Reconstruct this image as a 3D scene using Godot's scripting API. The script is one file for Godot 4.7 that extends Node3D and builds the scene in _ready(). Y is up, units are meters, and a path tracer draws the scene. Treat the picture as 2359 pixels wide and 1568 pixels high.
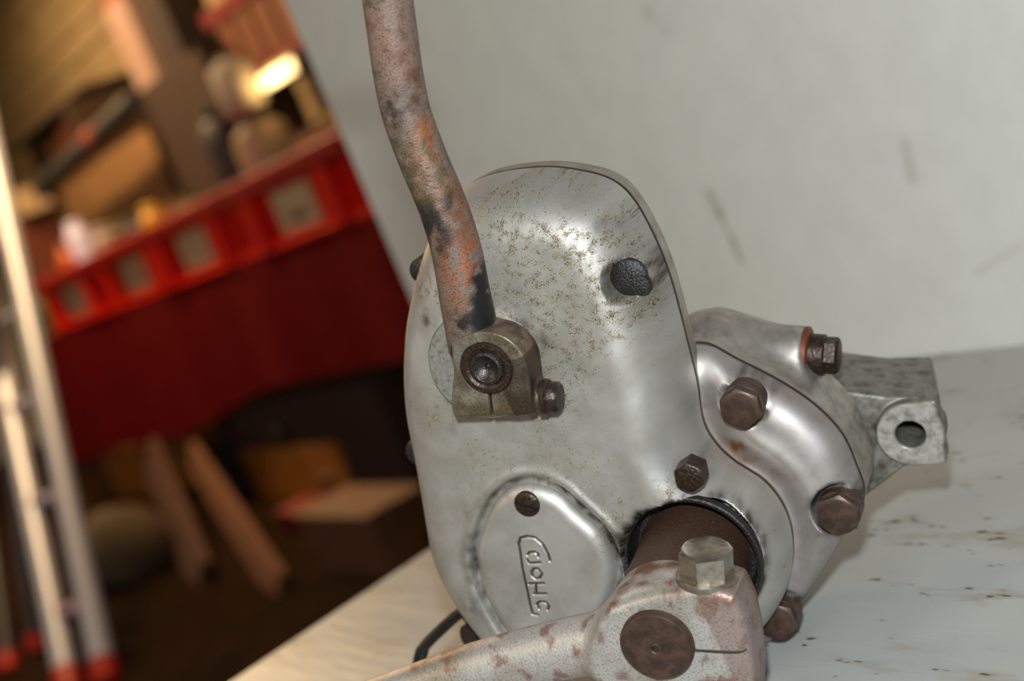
extends Node3D
# A motorcycle gearbox standing on a white painted bench in a workshop. World: y up, metres, y = 0 is the bench top,
# z = 0 the face of the white wall panel behind the gearbox. The gearbox has axes of its own: u right, v up, w out of its cover.

func _ready() -> void:
	# ---- camera
	var cam := Camera3D.new()
	cam.name = "camera"
	cam.transform = Transform3D(Basis(Vector3(0.502838, -0.382340, -0.775223), Vector3(0.087852, 0.914815, -0.394204), Vector3(0.859905, 0.130116, 0.493592)), Vector3(1.7229, 0.3030, 0.8764))
	cam.near = 0.02; cam.far = 60.0
	var lens := CameraAttributesPhysical.new()
	lens.frustum_focal_length = 54.12
	lens.exposure_aperture = 5.2
	lens.frustum_focus_distance = 0.715
	lens.frustum_near = 0.02; lens.frustum_far = 60.0
	cam.attributes = lens
	add_child(cam)
	cam.fov = rad_to_deg(2.0 * atan(784.0 / 3536.0))
	cam.current = true
	# ---- surroundings and exposure
	var we := WorldEnvironment.new()
	we.name = "environment"
	var env := Environment.new()
	env.background_mode = Environment.BG_SKY
	env.sky = Sky.new()
	var sm := ProceduralSkyMaterial.new()
	sm.sky_top_color = Color(0.55, 0.68, 0.86); sm.sky_horizon_color = Color(0.86, 0.9, 0.95)
	sm.ground_bottom_color = Color(0.4, 0.4, 0.38); sm.ground_horizon_color = Color(0.7, 0.7, 0.7)
	env.sky.sky_material = sm
	env.background_energy_multiplier = 2.3
	env.tonemap_mode = Environment.TONE_MAPPER_LINEAR
	env.tonemap_exposure = 0.91
	env.sdfgi_enabled = true; env.ssao_enabled = true; env.ssil_enabled = true
	we.environment = env
	add_child(we)
	# ---- the flash on top of the camera
	var fl := SpotLight3D.new()
	fl.name = "camera_flash"
	fl.transform = Transform3D(cam.transform.basis, cam.transform * Vector3(-0.012, 0.086, 0.0))
	fl.light_energy = FLASH; fl.light_color = Color(0.95, 0.99, 1.0); fl.light_size = 0.016
	fl.spot_range = 30.0; fl.spot_attenuation = 2.0; fl.spot_angle = 34.0; fl.spot_angle_attenuation = 0.6
	fl.shadow_enabled = true
	add_child(fl)
	# ---- ceiling lamps of the workshop: two warm ones over the far table, two near the gearbox
	ceiling_lamp(Vector3(-5.1, 2.55, -0.75), Vector2(3.0, 0.3), Color(1.0, 0.83, 0.60), 5.6, "warm batten ceiling lamp over the red crates")
	ceiling_lamp(Vector3(0.1, 2.55, 2.9), Vector2(1.4, 0.3), Color(1.0, 0.93, 0.81), 1.0, "warm batten ceiling lamp nearest the gearbox")
	ceiling_lamp(Vector3(-7.6, 2.55, -1.5), Vector2(1.6, 0.3), Color(1.0, 0.83, 0.60), 0.9, "warm batten ceiling lamp over the timber rack")
	ceiling_lamp(Vector3(2.6, 2.55, 2.2), Vector2(0.3, 1.3), Color(0.90, 0.97, 1.0), 0.12, "cool white batten ceiling lamp by the right wall")

	make_materials()
	room()
	background()
	gearbox()

const FLASH := 0.98

# ---------------------------------------------------------------- naming
var unit := 1.0   # size of a modelling unit in metres: millimetres while the gearbox is built
var taken := {}
func numbered(s: String) -> String:
	taken[s] = taken.get(s, -1) + 1
	return s if taken[s] == 0 else "%s_%03d" % [s, taken[s]]

func thing(called: String, label: String, category: String, at := Vector3.ZERO, group := "") -> Node3D:
	var o := Node3D.new()
	o.name = numbered(called)
	o.position = at
	o.set_meta("label", label); o.set_meta("category", category)
	if group: o.set_meta("group", group)
	add_child(o)
	return o

func part(called: String, b: MB, mat: Material, parent: Node3D, k := 0.0, label := "") -> MeshInstance3D:
	var o := MeshInstance3D.new()
	o.name = called
	o.mesh = b.mesh(unit if k == 0.0 else k)
	o.material_override = mat
	if label: o.set_meta("label", label)
	parent.add_child(o, true)
	return o

func single(called: String, label: String, category: String, b: MB, mat: Material, at := Vector3.ZERO) -> MeshInstance3D:
	var o := part(numbered(called), b, mat, self)
	o.position = at
	o.set_meta("label", label); o.set_meta("category", category)
	return o

func struct(called: String, b: MB, mat: Material, label := "") -> MeshInstance3D:
	var o := part(called, b, mat, self)
	o.set_meta("kind", "structure")
	if label: o.set_meta("label", label); o.set_meta("category", "wall" if called.begins_with("wall") else called.split("_")[0])
	return o

func boxm(lo: Vector3, hi: Vector3, bev := 0.003) -> MB:
	var b := MB.new()
	b.box(lo, hi, bev)
	return b

func ceiling_lamp(at: Vector3, size: Vector2, col: Color, energy: float, label: String) -> void:
	var t := thing("ceiling_lamp", label, "lamp", at)
	part("housing", boxm(Vector3(-size.x / 2 - 0.03, -0.01, -size.y / 2 - 0.03), Vector3(size.x / 2 + 0.03, 0.04, size.y / 2 + 0.03), 0.008), plain(Color(0.8, 0.8, 0.78), 0.5), t)
	var gl := StandardMaterial3D.new()
	gl.albedo_color = Color(0.9, 0.9, 0.9); gl.emission_enabled = true; gl.emission = col; gl.emission_energy_multiplier = 2.5
	part("light_diffuser", boxm(Vector3(-size.x / 2, -0.03, -size.y / 2), Vector3(size.x / 2, -0.008, size.y / 2), 0.004), gl, t)
	var l := AreaLight3D.new()
	l.name = "lamp_light"
	l.area_size = size
	l.light_color = col; l.light_energy = energy * 4.0
	l.area_range = 20.0; l.area_attenuation = 2.0
	l.shadow_enabled = true
	l.rotation_degrees.x = -90.0
	l.position.y = -0.036
	t.add_child(l)

# ---------------------------------------------------------------- materials
var M := {}
func plain(col: Color, rough := 0.6, metal := 0.0) -> StandardMaterial3D:
	var m := StandardMaterial3D.new()
	m.albedo_color = col; m.roughness = rough; m.metallic = metal
	return m

func noise_bytes(seed_: int, freq: float, oct: int, size: int, seamless := true) -> PackedByteArray:
	var f := FastNoiseLite.new()
	f.seed = seed_; f.noise_type = FastNoiseLite.TYPE_SIMPLEX_SMOOTH; f.frequency = freq
	f.fractal_octaves = oct; f.fractal_gain = 0.6
	var im: Image = f.get_seamless_image(size, size) if seamless else f.get_image(size, size)
	im.convert(Image.FORMAT_L8)
	return im.get_data()

# colour ramp through noise; the same noise gives relief
func mottled(stops: Array, scale: float, rough := 0.6, metal := 0.0, relief := 0.0, seed_ := 1, freq := 0.03, oct := 5, size := 256, stretch := Vector3.ONE) -> StandardMaterial3D:
	var a := noise_bytes(seed_, freq, oct, size)
	var g := Gradient.new()
	g.offsets = PackedFloat32Array(); g.colors = PackedColorArray()
	for s in stops: g.add_point(s[0], s[1])
	var lut := []
	for q in 256: lut.append(g.sample(q / 255.0))
	var data := PackedByteArray()
	data.resize(size * size * 3)
	for q in size * size:
		var c: Color = lut[a[q]]
		data[q * 3] = int(c.r * 255); data[q * 3 + 1] = int(c.g * 255); data[q * 3 + 2] = int(c.b * 255)
	var m := StandardMaterial3D.new()
	m.albedo_texture = ImageTexture.create_from_image(Image.create_from_data(size, size, false, Image.FORMAT_RGB8, data))
	m.roughness = rough; m.metallic = metal
	m.uv1_triplanar = true
	m.uv1_scale = Vector3.ONE * scale * stretch
	if relief > 0.0:
		m.heightmap_enabled = true
		m.heightmap_texture = ImageTexture.create_from_image(Image.create_from_data(size, size, false, Image.FORMAT_L8, a))
		m.heightmap_scale = relief
	return m

func lin(r: float, g: float, b: float) -> Color:
	return Color(r, g, b).srgb_to_linear()

func make_materials() -> void:
	M.cover = cover_material()
	M.cast = mottled([[0.0, Color(0.50, 0.46, 0.41)], [0.35, Color(0.61, 0.575, 0.535)], [0.6, Color(0.68, 0.645, 0.61)], [1.0, Color(0.75, 0.72, 0.69)]], 11.0, 0.42, 0.75, 0.02, 4, 0.03, 5)
	M.inner = mottled([[0.0, Color(0.52, 0.47, 0.43)], [0.3, Color(0.65, 0.60, 0.575)], [0.6, Color(0.67, 0.635, 0.615)], [1.0, Color(0.73, 0.70, 0.68)]], 10.0, 0.50, 0.75, 0.006, 7, 0.02, 5)
	M.inner.vertex_color_use_as_albedo = true
	M.flange = mottled([[0.0, Color(0.45, 0.40, 0.33)], [0.4, Color(0.59, 0.55, 0.50)], [1.0, Color(0.70, 0.67, 0.63)]], 12.0, 0.42, 0.7, 0.006, 8, 0.02, 5)
	M.castv = mottled([[0.0, Color(0.50, 0.49, 0.46)], [0.4, Color(0.68, 0.67, 0.65)], [1.0, Color(0.80, 0.80, 0.79)]], 14.0, 0.5, 0.6, 0.02, 41, 0.04, 5)
	M.castv.vertex_color_use_as_albedo = true
	M.rust = mottled([[0.0, Color(0.18, 0.135, 0.11)], [0.4, Color(0.25, 0.185, 0.15)], [0.62, Color(0.30, 0.22, 0.18)], [1.0, Color(0.34, 0.255, 0.205)]], 16.0, 0.45, 0.4, 0.012, 9, 0.03, 4)
	M.dark_rust = mottled([[0.0, Color(0.09, 0.07, 0.055)], [0.45, Color(0.18, 0.13, 0.095)], [0.7, Color(0.25, 0.18, 0.13)], [1.0, Color(0.36, 0.26, 0.18)]], 30.0, 0.42, 0.5, 0.03, 11, 0.05, 5)
	M.grime = mottled([[0.0, Color(0.02, 0.02, 0.02)], [0.5, Color(0.07, 0.06, 0.05)], [0.8, Color(0.16, 0.13, 0.10)], [1.0, Color(0.35, 0.30, 0.24)]], 40.0, 0.5, 0.0, 0.05, 13, 0.06, 5)
	M.speck = mottled([[0.0, Color(0.66, 0.64, 0.60)], [0.28, Color(0.86, 0.85, 0.83)], [0.45, Color(0.96, 0.96, 0.96)], [1.0, Color(1, 1, 1)]], 22.0, 0.48, 0.55, 0.02, 15, 0.05, 6, 512)
	M.speck.vertex_color_use_as_albedo = true
	M.rustpaint = mottled([[0.0, Color(0.34, 0.32, 0.31)], [0.25, Color(0.66, 0.64, 0.62)], [0.45, Color(0.92, 0.92, 0.92)], [1.0, Color(1, 1, 1)]], 22.0, 0.52, 0.15, 0.02, 17, 0.06, 6, 512)
	M.rustpaint.vertex_color_use_as_albedo = true
	M.cover_plain = mottled([[0.0, Color(0.50, 0.47, 0.38)], [0.35, Color(0.70, 0.69, 0.65)], [1.0, Color(0.80, 0.80, 0.79)]], 22.0, 0.36, 0.8, 0.008, 33, 0.05, 5)
	M.shaft = mottled([[0.0, Color(0.10, 0.09, 0.08)], [0.5, Color(0.22, 0.20, 0.18)], [1.0, Color(0.42, 0.40, 0.38)]], 60.0, 0.35, 0.7, 0.02, 35, 0.06, 4)
	M.sleeve = mottled([[0.0, Color(0.13, 0.085, 0.06)], [0.5, Color(0.22, 0.14, 0.095)], [0.85, Color(0.30, 0.20, 0.13)], [1.0, Color(0.55, 0.42, 0.25)]], 24.0, 0.55, 0.15, 0.03, 37, 0.05, 6, 512)
	M.seam = plain(Color(0.16, 0.10, 0.07), 0.7)
	M.steel = mottled([[0.0, Color(0.50, 0.455, 0.40)], [0.5, Color(0.62, 0.58, 0.53)], [1.0, Color(0.70, 0.67, 0.63)]], 26.0, 0.26, 0.9, 0.01, 19, 0.03, 4)
	M.black = plain(Color(0.025, 0.022, 0.02), 0.4)
	M.wall = wall_material()
	M.bench = bench_material()
	M.white = plain(Color(0.78, 0.75, 0.70), 0.75)
	M.floor = mottled([[0.0, Color(0.085, 0.05, 0.02)], [0.5, Color(0.125, 0.075, 0.03)], [1.0, Color(0.17, 0.105, 0.05)]], 0.7, 0.9, 0.0, 0.0, 21)
	M.floor.metallic_specular = 0.1
	M.plaster = plain(Color(0.74, 0.72, 0.68), 0.9)
	M.board = mottled([[0.0, Color(0.60, 0.52, 0.38)], [0.5, Color(0.66, 0.575, 0.43)], [1.0, Color(0.72, 0.63, 0.48)]], 1.5, 0.75, 0.0, 0.0, 23, 0.02, 4, 256, Vector3(0.2, 1, 1))
	M.dark_wood = mottled([[0.0, Color(0.15, 0.075, 0.025)], [0.5, Color(0.22, 0.115, 0.04)], [1.0, Color(0.30, 0.16, 0.06)]], 2.0, 0.7, 0.0, 0.0, 25, 0.02, 4, 256, Vector3(1, 0.2, 1))
	M.red = mottled([[0.0, Color(0.74, 0.06, 0.012)], [1.0, Color(0.86, 0.095, 0.02)]], 1.0, 0.42, 0.0, 0.0, 27)
	M.red.metallic_specular = 0.2
	M.rib = plain(Color(0.85, 0.13, 0.04), 0.4)
	M.rib.metallic_specular = 0.25
	M.dark_red = plain(Color(0.40, 0.045, 0.02), 0.6)
	M.rim = plain(Color(0.56, 0.06, 0.025), 0.45)
	M.rim.metallic_specular = 0.3
	M.plywood = mottled([[0.0, Color(0.44, 0.31, 0.18)], [1.0, Color(0.58, 0.43, 0.26)]], 1.5, 0.8, 0.0, 0.0, 43, 0.02, 4, 256, Vector3(0.2, 1, 1))
	M.cloth = mottled([[0.0, Color(0.33, 0.02, 0.035)], [1.0, Color(0.42, 0.03, 0.045)]], 1.5, 0.9, 0.0, 0.0, 29)
	M.cloth.metallic_specular = 0.15
	M.ochre = mottled([[0.0, Color(0.58, 0.34, 0.08)], [1.0, Color(0.72, 0.44, 0.11)]], 1.5, 0.6, 0.0, 0.0, 31)
	M.chest = mottled([[0.0, Color(0.32, 0.18, 0.045)], [1.0, Color(0.42, 0.25, 0.06)]], 1.5, 0.7, 0.0, 0.0, 45)
	M.slat_brown = mottled([[0.0, Color(0.36, 0.20, 0.11)], [1.0, Color(0.46, 0.27, 0.16)]], 2.0, 0.7)
	M.alu = plain(Color(0.74, 0.76, 0.82), 0.36, 0.2)

# noise and stains of the polished outer cover, laid flat over its face: 300 mm square
func cover_material() -> StandardMaterial3D:
	var S := 1400
	var fine := noise_bytes(101, 0.24, 4, S, false)
	var mid := noise_bytes(102, 0.035, 4, S, false)
	var big := noise_bytes(103, 0.006, 4, S, false)
	# stains: place (u, v in mm), radius, strength
	var stains := [[Vector2(27.30, 273.57), 16, 0.38], [Vector2(22.30, 264.32), 14, 0.34], [Vector2(33.80, 273.07), 9, 0.26], [Vector2(38.85, 230.73), 30, 0.26], [Vector2(49.84, 219.08), 25, 0.27], [Vector2(27.63, 217.35), 25, 0.36], [Vector2(20.18, 224.44), 16, 0.34], [Vector2(40.19, 208.60), 18, 0.21], [Vector2(40.83, 244.73), 29, 0.15], [Vector2(60.72, 237.66), 21, 0.13], [Vector2(65.13, 213.27), 18, 0.17], [Vector2(31.49, 195.24), 23, 0.13], [Vector2(-50.91, 189.54), 14, 0.59], [Vector2(-21.68, 242.33), 14, 0.51], [Vector2(-23.51, 254.00), 12, 0.51], [Vector2(-34.85, 161.47), 14, 0.34], [Vector2(-49.97, 147.04), 16, 0.19], [Vector2(-17.33, 150.19), 16, 0.17], [Vector2(1.48, 142.31), 16, 0.26], [Vector2(27.35, 134.87), 18, 0.26], [Vector2(19.64, 144.34), 16, 0.17], [Vector2(-49.79, 134.32), 10, 0.51], [Vector2(-61.13, 109.10), 9, 0.42], [Vector2(-63.32, 94.02), 9, 0.34], [Vector2(-76.90, 122.48), 14, 0.21], [Vector2(103.83, 248.47), 10, 0.42], [Vector2(102.53, 231.38), 8, 0.34], [Vector2(71.28, 279.23), 16, 0.42], [Vector2(91.36, 262.60), 10, 0.34], [Vector2(47.91, 284.82), 14, 0.30], [Vector2(73.22, 210.35), 12, 0.38], [Vector2(77.30, 203.94), 10, 0.34], [Vector2(80.92, 231.99), 8, 0.26], [Vector2(77.10, 244.46), 7, 0.42], [Vector2(24.90, 176.21), 12, 0.30], [Vector2(23.45, 188.45), 12, 0.42], [Vector2(6.15, 167.63), 12, 0.26], [Vector2(32.28, 114.08), 16, 0.30], [Vector2(24.22, 101.59), 12, 0.77], [Vector2(15.56, 103.92), 7, 0.59], [Vector2(56.95, 114.31), 12, 0.51], [Vector2(71.97, 231.60), 9, 0.26], [Vector2(-29.30, 192.97), 9, 0.34], [Vector2(-31.63, 198.55), 9, 0.42], [Vector2(83.51, 157.87), 6, 0.34], [Vector2(86.04, 109.12), 12, 0.26], [Vector2(80.09, 51.16), 12, 0.26], [Vector2(-42.97, 65.36), 18, 0.17], [Vector2(-48.19, 103.13), 14, 0.17], [Vector2(-50.23, 82.87), 16, 0.21], [Vector2(-67.91, 76.72), 12, 0.26], [Vector2(-91.84, 86.04), 16, 0.34], [Vector2(48.46, 250.94), 34, 0.14], [Vector2(59.26, 229.35), 34, 0.14], [Vector2(40.19, 208.60), 34, 0.17], [Vector2(49.98, 270.34), 29, 0.10], [Vector2(56.79, 193.95), 34, 0.09], [Vector2(5.60, 186.94), 34, 0.13], [Vector2(-26.68, 172.63), 34, 0.17], [Vector2(1.21, 152.15), 46, 0.13]]
	var field := PackedFloat32Array()
	var F := 140
	field.resize(F * F)
	for y in F:
		for x in F:
			var p := Vector2((x + 0.5) / F * 300.0 - 110.0, (1.0 - (y + 0.5) / F) * 300.0 - 20.0)
			var s := 0.0
			for g in stains:
				var d: float = p.distance_to(g[0]) / g[1]
				if d < 2.2: s += g[2] * exp(-d * d)
			field[y * F + x] = s
	var alb := PackedByteArray()
	var orm := PackedByteArray()
	alb.resize(S * S * 3); orm.resize(S * S * 3)
	var clean := Color(0.735, 0.715, 0.69)
	var dull := Color(0.62, 0.595, 0.555)
	var olive := Color(0.38, 0.32, 0.20)
	var dark := Color(0.17, 0.14, 0.10)
	var k := float(F) / S
	for y in S:
		var fy := int(y * k) * F
		for x in S:
			var q := y * S + x
			var s := minf(field[fy + int(x * k)], 0.72)
			var fn := fine[q] / 255.0
			var m := mid[q] / 255.0
			var b := big[q] / 255.0
			var c := clean.lerp(dull, clampf((b - 0.35) * 1.3 + s * 0.5, 0.0, 1.0))
			var w := clampf((fn * 0.55 + m * 0.7 + s * 0.60 - 0.98) * 3.2, 0.0, 1.0)
			c = c.lerp(olive, w * 0.62)
			var w2 := clampf((fn * 1.0 + m * 0.45 + s * 0.38 - 1.16) * 6.0, 0.0, 1.0)
			c = c.lerp(dark, w2 * 0.85)
			alb[q * 3] = int(c.r * 255); alb[q * 3 + 1] = int(c.g * 255); alb[q * 3 + 2] = int(c.b * 255)
			var dirt := maxf(w * 0.8, w2)
			orm[q * 3] = 255; orm[q * 3 + 1] = int((0.48 + 0.08 * b + 0.3 * dirt + (fn - 0.5) * 0.08) * 255); orm[q * 3 + 2] = int((0.74 - 0.55 * dirt) * 255)
	var m := StandardMaterial3D.new()
	m.albedo_texture = ImageTexture.create_from_image(Image.create_from_data(S, S, false, Image.FORMAT_RGB8, alb))
	var t := ImageTexture.create_from_image(Image.create_from_data(S, S, false, Image.FORMAT_RGB8, orm))
	m.roughness = 1.0; m.metallic = 1.0
	m.roughness_texture = t; m.roughness_texture_channel = BaseMaterial3D.TEXTURE_CHANNEL_GREEN
	m.metallic_texture = t; m.metallic_texture_channel = BaseMaterial3D.TEXTURE_CHANNEL_BLUE
	m.vertex_color_use_as_albedo = true
	return m

func wall_material() -> StandardMaterial3D:
	var S := 1024   # 1.3 m square
	var mid := noise_bytes(201, 0.02, 4, S, false)
	var data := PackedByteArray()
	data.resize(S * S * 3)
	var marks := [[Vector2(0.630, 0.172), Vector2(0.632, 0.156), 0.007, 0.35], [Vector2(0.632, 0.156), Vector2(0.636, 0.126), 0.004, 0.22], [Vector2(0.636, 0.126), Vector2(0.636, 0.109), 0.005, 0.28], [Vector2(0.873, 0.171), Vector2(0.867, 0.145), 0.006, 0.20], [Vector2(0.641, 0.346), Vector2(0.643, 0.343), 0.007, 0.20], [Vector2(0.655, 0.326), Vector2(0.654, 0.324), 0.006, 0.12], [Vector2(0.895, 0.061), Vector2(0.944, 0.075), 0.004, 0.10], [Vector2(0.515, 0.080), Vector2(0.515, 0.078), 0.005, 0.12]]
	var base := Color(0.82, 0.82, 0.795)
	for q in S * S:
		var m := (mid[q] / 255.0 - 0.5) * 0.035
		data[q * 3] = int((base.r + m) * 255); data[q * 3 + 1] = int((base.g + m) * 255); data[q * 3 + 2] = int((base.b + m) * 255)
	for g in marks:
		var a: Vector2 = g[0] / 1.3 * S
		var b: Vector2 = g[1] / 1.3 * S
		var r: float = g[2] / 1.3 * S
		for y in range(int(minf(a.y, b.y) - r * 2), int(maxf(a.y, b.y) + r * 2)):
			for x in range(int(minf(a.x, b.x) - r * 2), int(maxf(a.x, b.x) + r * 2)):
				if x < 0 or x >= S: continue
				var yy := S - 1 - y
				if yy < 0 or yy >= S: continue
				var e := b - a
				var p := Vector2(x, y) - a
				var d := (p - e * clampf(p.dot(e) / maxf(e.length_squared(), 1e-3), 0.0, 1.0)).length() / r
				var q := yy * S + x
				var w: float = 0.45 * g[3] * exp(-d * d) * (0.4 + 1.2 * mid[q] / 255.0)
				for ch in 3: data[q * 3 + ch] = int(data[q * 3 + ch] * (1.0 - w * [0.9, 1.0, 1.15][ch]))
	var mt := StandardMaterial3D.new()
	mt.albedo_texture = ImageTexture.create_from_image(Image.create_from_data(S, S, false, Image.FORMAT_RGB8, data))
	mt.roughness = 0.62
	mt.texture_repeat = true
	return mt

# white gloss paint over rough boards: streaks, pores, chips, stains along the grain (x); 0.9 m square
func bench_material() -> StandardMaterial3D:
	var S := 1536
	var st := FastNoiseLite.new()
	st.seed = 301; st.frequency = 0.010; st.fractal_octaves = 5; st.fractal_gain = 0.62
	var im := st.get_image(S / 6, S)
	im.resize(S, S, Image.INTERPOLATE_CUBIC)
	im.convert(Image.FORMAT_L8)
	var streak := im.get_data()
	st.seed = 302; st.frequency = 0.055; st.fractal_octaves = 3
	im = st.get_image(S / 3, S)
	im.resize(S, S, Image.INTERPOLATE_CUBIC)
	im.convert(Image.FORMAT_L8)
	var pores := im.get_data()
	var big := noise_bytes(303, 0.0035, 3, S, false)
	var alb := PackedByteArray()
	alb.resize(S * S * 3)
	var hgt := PackedByteArray()
	hgt.resize(S * S)
	var base := Color(0.665, 0.66, 0.645)
	var tan_ := Color(0.53, 0.48, 0.40)
	var dark := Color(0.20, 0.16, 0.12)
	for q in S * S:
		var s := streak[q] / 255.0
		var p := pores[q] / 255.0
		var b := big[q] / 255.0
		var c := base
		c = c.lerp(tan_, clampf((s * 0.9 + b * 0.4 + p * 0.3 - 0.95) * 2.2, 0.0, 0.45))
		var w := clampf((p * 1.0 + b * 0.15 + s * 0.25 - 1.02) * 12.0, 0.0, 1.0)
		c = c.lerp(dark, w * 0.9)
		alb[q * 3] = int(c.r * 255); alb[q * 3 + 1] = int(c.g * 255); alb[q * 3 + 2] = int(c.b * 255)
		hgt[q] = int(clampf(0.45 + (s - 0.5) * 0.5 - w * 0.25 + (b - 0.5) * 0.35, 0.0, 1.0) * 255)
	var m := StandardMaterial3D.new()
	m.albedo_texture = ImageTexture.create_from_image(Image.create_from_data(S, S, false, Image.FORMAT_RGB8, alb))
	m.heightmap_enabled = true
	m.heightmap_texture = ImageTexture.create_from_image(Image.create_from_data(S, S, false, Image.FORMAT_L8, hgt))
	m.heightmap_scale = 0.12
	m.roughness = 0.42
	return m

# ---------------------------------------------------------------- the room
func room() -> void:
	# white panel behind the gearbox: its left edge is free, the workshop is seen past it
	var b := MB.new()
	b.extrude(PackedVector2Array([Vector2(0, -0.72), Vector2(2.2, -0.72), Vector2(2.2, 1.3), Vector2(0, 1.3)]), -0.03, 0.0, 0.002, 0.002)
	for q in b.v.size(): b.t[q] = Vector2(b.v[q].x / 1.3, 1.0 - b.v[q].y / 1.3)
	struct("wall_back", b, M.wall, "smudged white painted wall panel standing behind the gearbox")
	# bench: white boards with a free left end
	b = MB.new()
	b.extrude(PackedVector2Array([Vector2(0.7840, -1.4), Vector2(2.3, -1.4), Vector2(2.3, -0.0005), Vector2(0.4767, -0.0005)]), 0.0, 0.04, 0.002, 0.002)
	for q in b.v.size():
		b.v[q] = Vector3(b.v[q].x, b.v[q].z - 0.04, -b.v[q].y)
		b.n[q] = Vector3(b.n[q].x, b.n[q].z, -b.n[q].y)
		b.t[q] = Vector2(b.v[q].x / 0.9, b.v[q].z / 0.9)
	var bench := thing("bench", "scratched white painted bench top under the gearbox", "bench")
	part("bench_top", b, M.bench, bench)
	for lx in [0.62, 1.9]: for lz in [0.12, 1.2]:
		part("leg", boxm(Vector3(lx, -0.72, lz), Vector3(lx + 0.07, -0.04, lz + 0.07)), M.white, bench)
	struct("floor", boxm(Vector3(-12.5, -0.82, -2.7), Vector3(3.1, -0.72, 3.6), 0.0), M.floor)
	struct("ceiling", boxm(Vector3(-12.5, 2.6, -2.7), Vector3(3.1, 2.7, 3.6), 0.0), plain(Color(0.88, 0.87, 0.85), 0.9))
	struct("wall_left", boxm(Vector3(-12.6, -0.82, -2.7), Vector3(-12.5, 2.7, 3.6), 0.0), M.plaster)
	var rw := MB.new()   # window opening z 0.5..2.4, y 0.3..1.5
	rw.box(Vector3(3.0, -0.72, -2.6), Vector3(3.1, 2.6, 0.5)); rw.box(Vector3(3.0, -0.72, 2.4), Vector3(3.1, 2.6, 3.5))
	rw.box(Vector3(3.0, -0.72, 0.5), Vector3(3.1, 0.3, 2.4)); rw.box(Vector3(3.0, 1.5, 0.5), Vector3(3.1, 2.6, 2.4))
	struct("wall_right", rw, M.plaster)
	var wf := MB.new()
	wf.box(Vector3(2.98, 0.26, 0.46), Vector3(3.12, 0.3, 2.44)); wf.box(Vector3(2.98, 1.5, 0.46), Vector3(3.12, 1.54, 2.44))
	wf.box(Vector3(2.98, 0.3, 0.46), Vector3(3.12, 1.5, 0.5)); wf.box(Vector3(2.98, 0.3, 2.4), Vector3(3.12, 1.5, 2.44))
	wf.box(Vector3(3.02, 0.3, 1.43), Vector3(3.08, 1.5, 1.47))
	struct("window_1", wf, M.white)
	var fw2 := MB.new()   # window opening x -5.2..-2.4, y 0.2..1.5
	fw2.box(Vector3(-12.5, -0.82, 3.5), Vector3(-5.2, 2.7, 3.6)); fw2.box(Vector3(-2.4, -0.82, 3.5), Vector3(3.1, 2.7, 3.6))
	fw2.box(Vector3(-5.2, -0.82, 3.5), Vector3(-2.4, 0.2, 3.6)); fw2.box(Vector3(-5.2, 1.5, 3.5), Vector3(-2.4, 2.7, 3.6))
	struct("wall_front", fw2, M.plaster)
	wf = MB.new()
	for x in [-5.24, -3.82, -2.4]: wf.box(Vector3(x, 0.16, 3.48), Vector3(x + 0.04, 1.54, 3.62))
	for y in [0.16, 1.5]: wf.box(Vector3(-5.24, y, 3.49), Vector3(-2.36, y + 0.04, 3.61))
	struct("window_2", wf, M.white)
	var fw := struct("wall_far", boxm(Vector3(-12.5, -0.82, -2.7), Vector3(3.1, 2.7, -2.6), 0.0), M.dark_wood)
	# horizontal cladding boards
	for q in 21:
		var y := -0.7 + q * 0.153
		part("board", boxm(Vector3(-12.4, y, -2.6), Vector3(-2.0, y + 0.143, -2.575 + 0.006 * (q % 3)), 0.006), M.board, fw)

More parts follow.
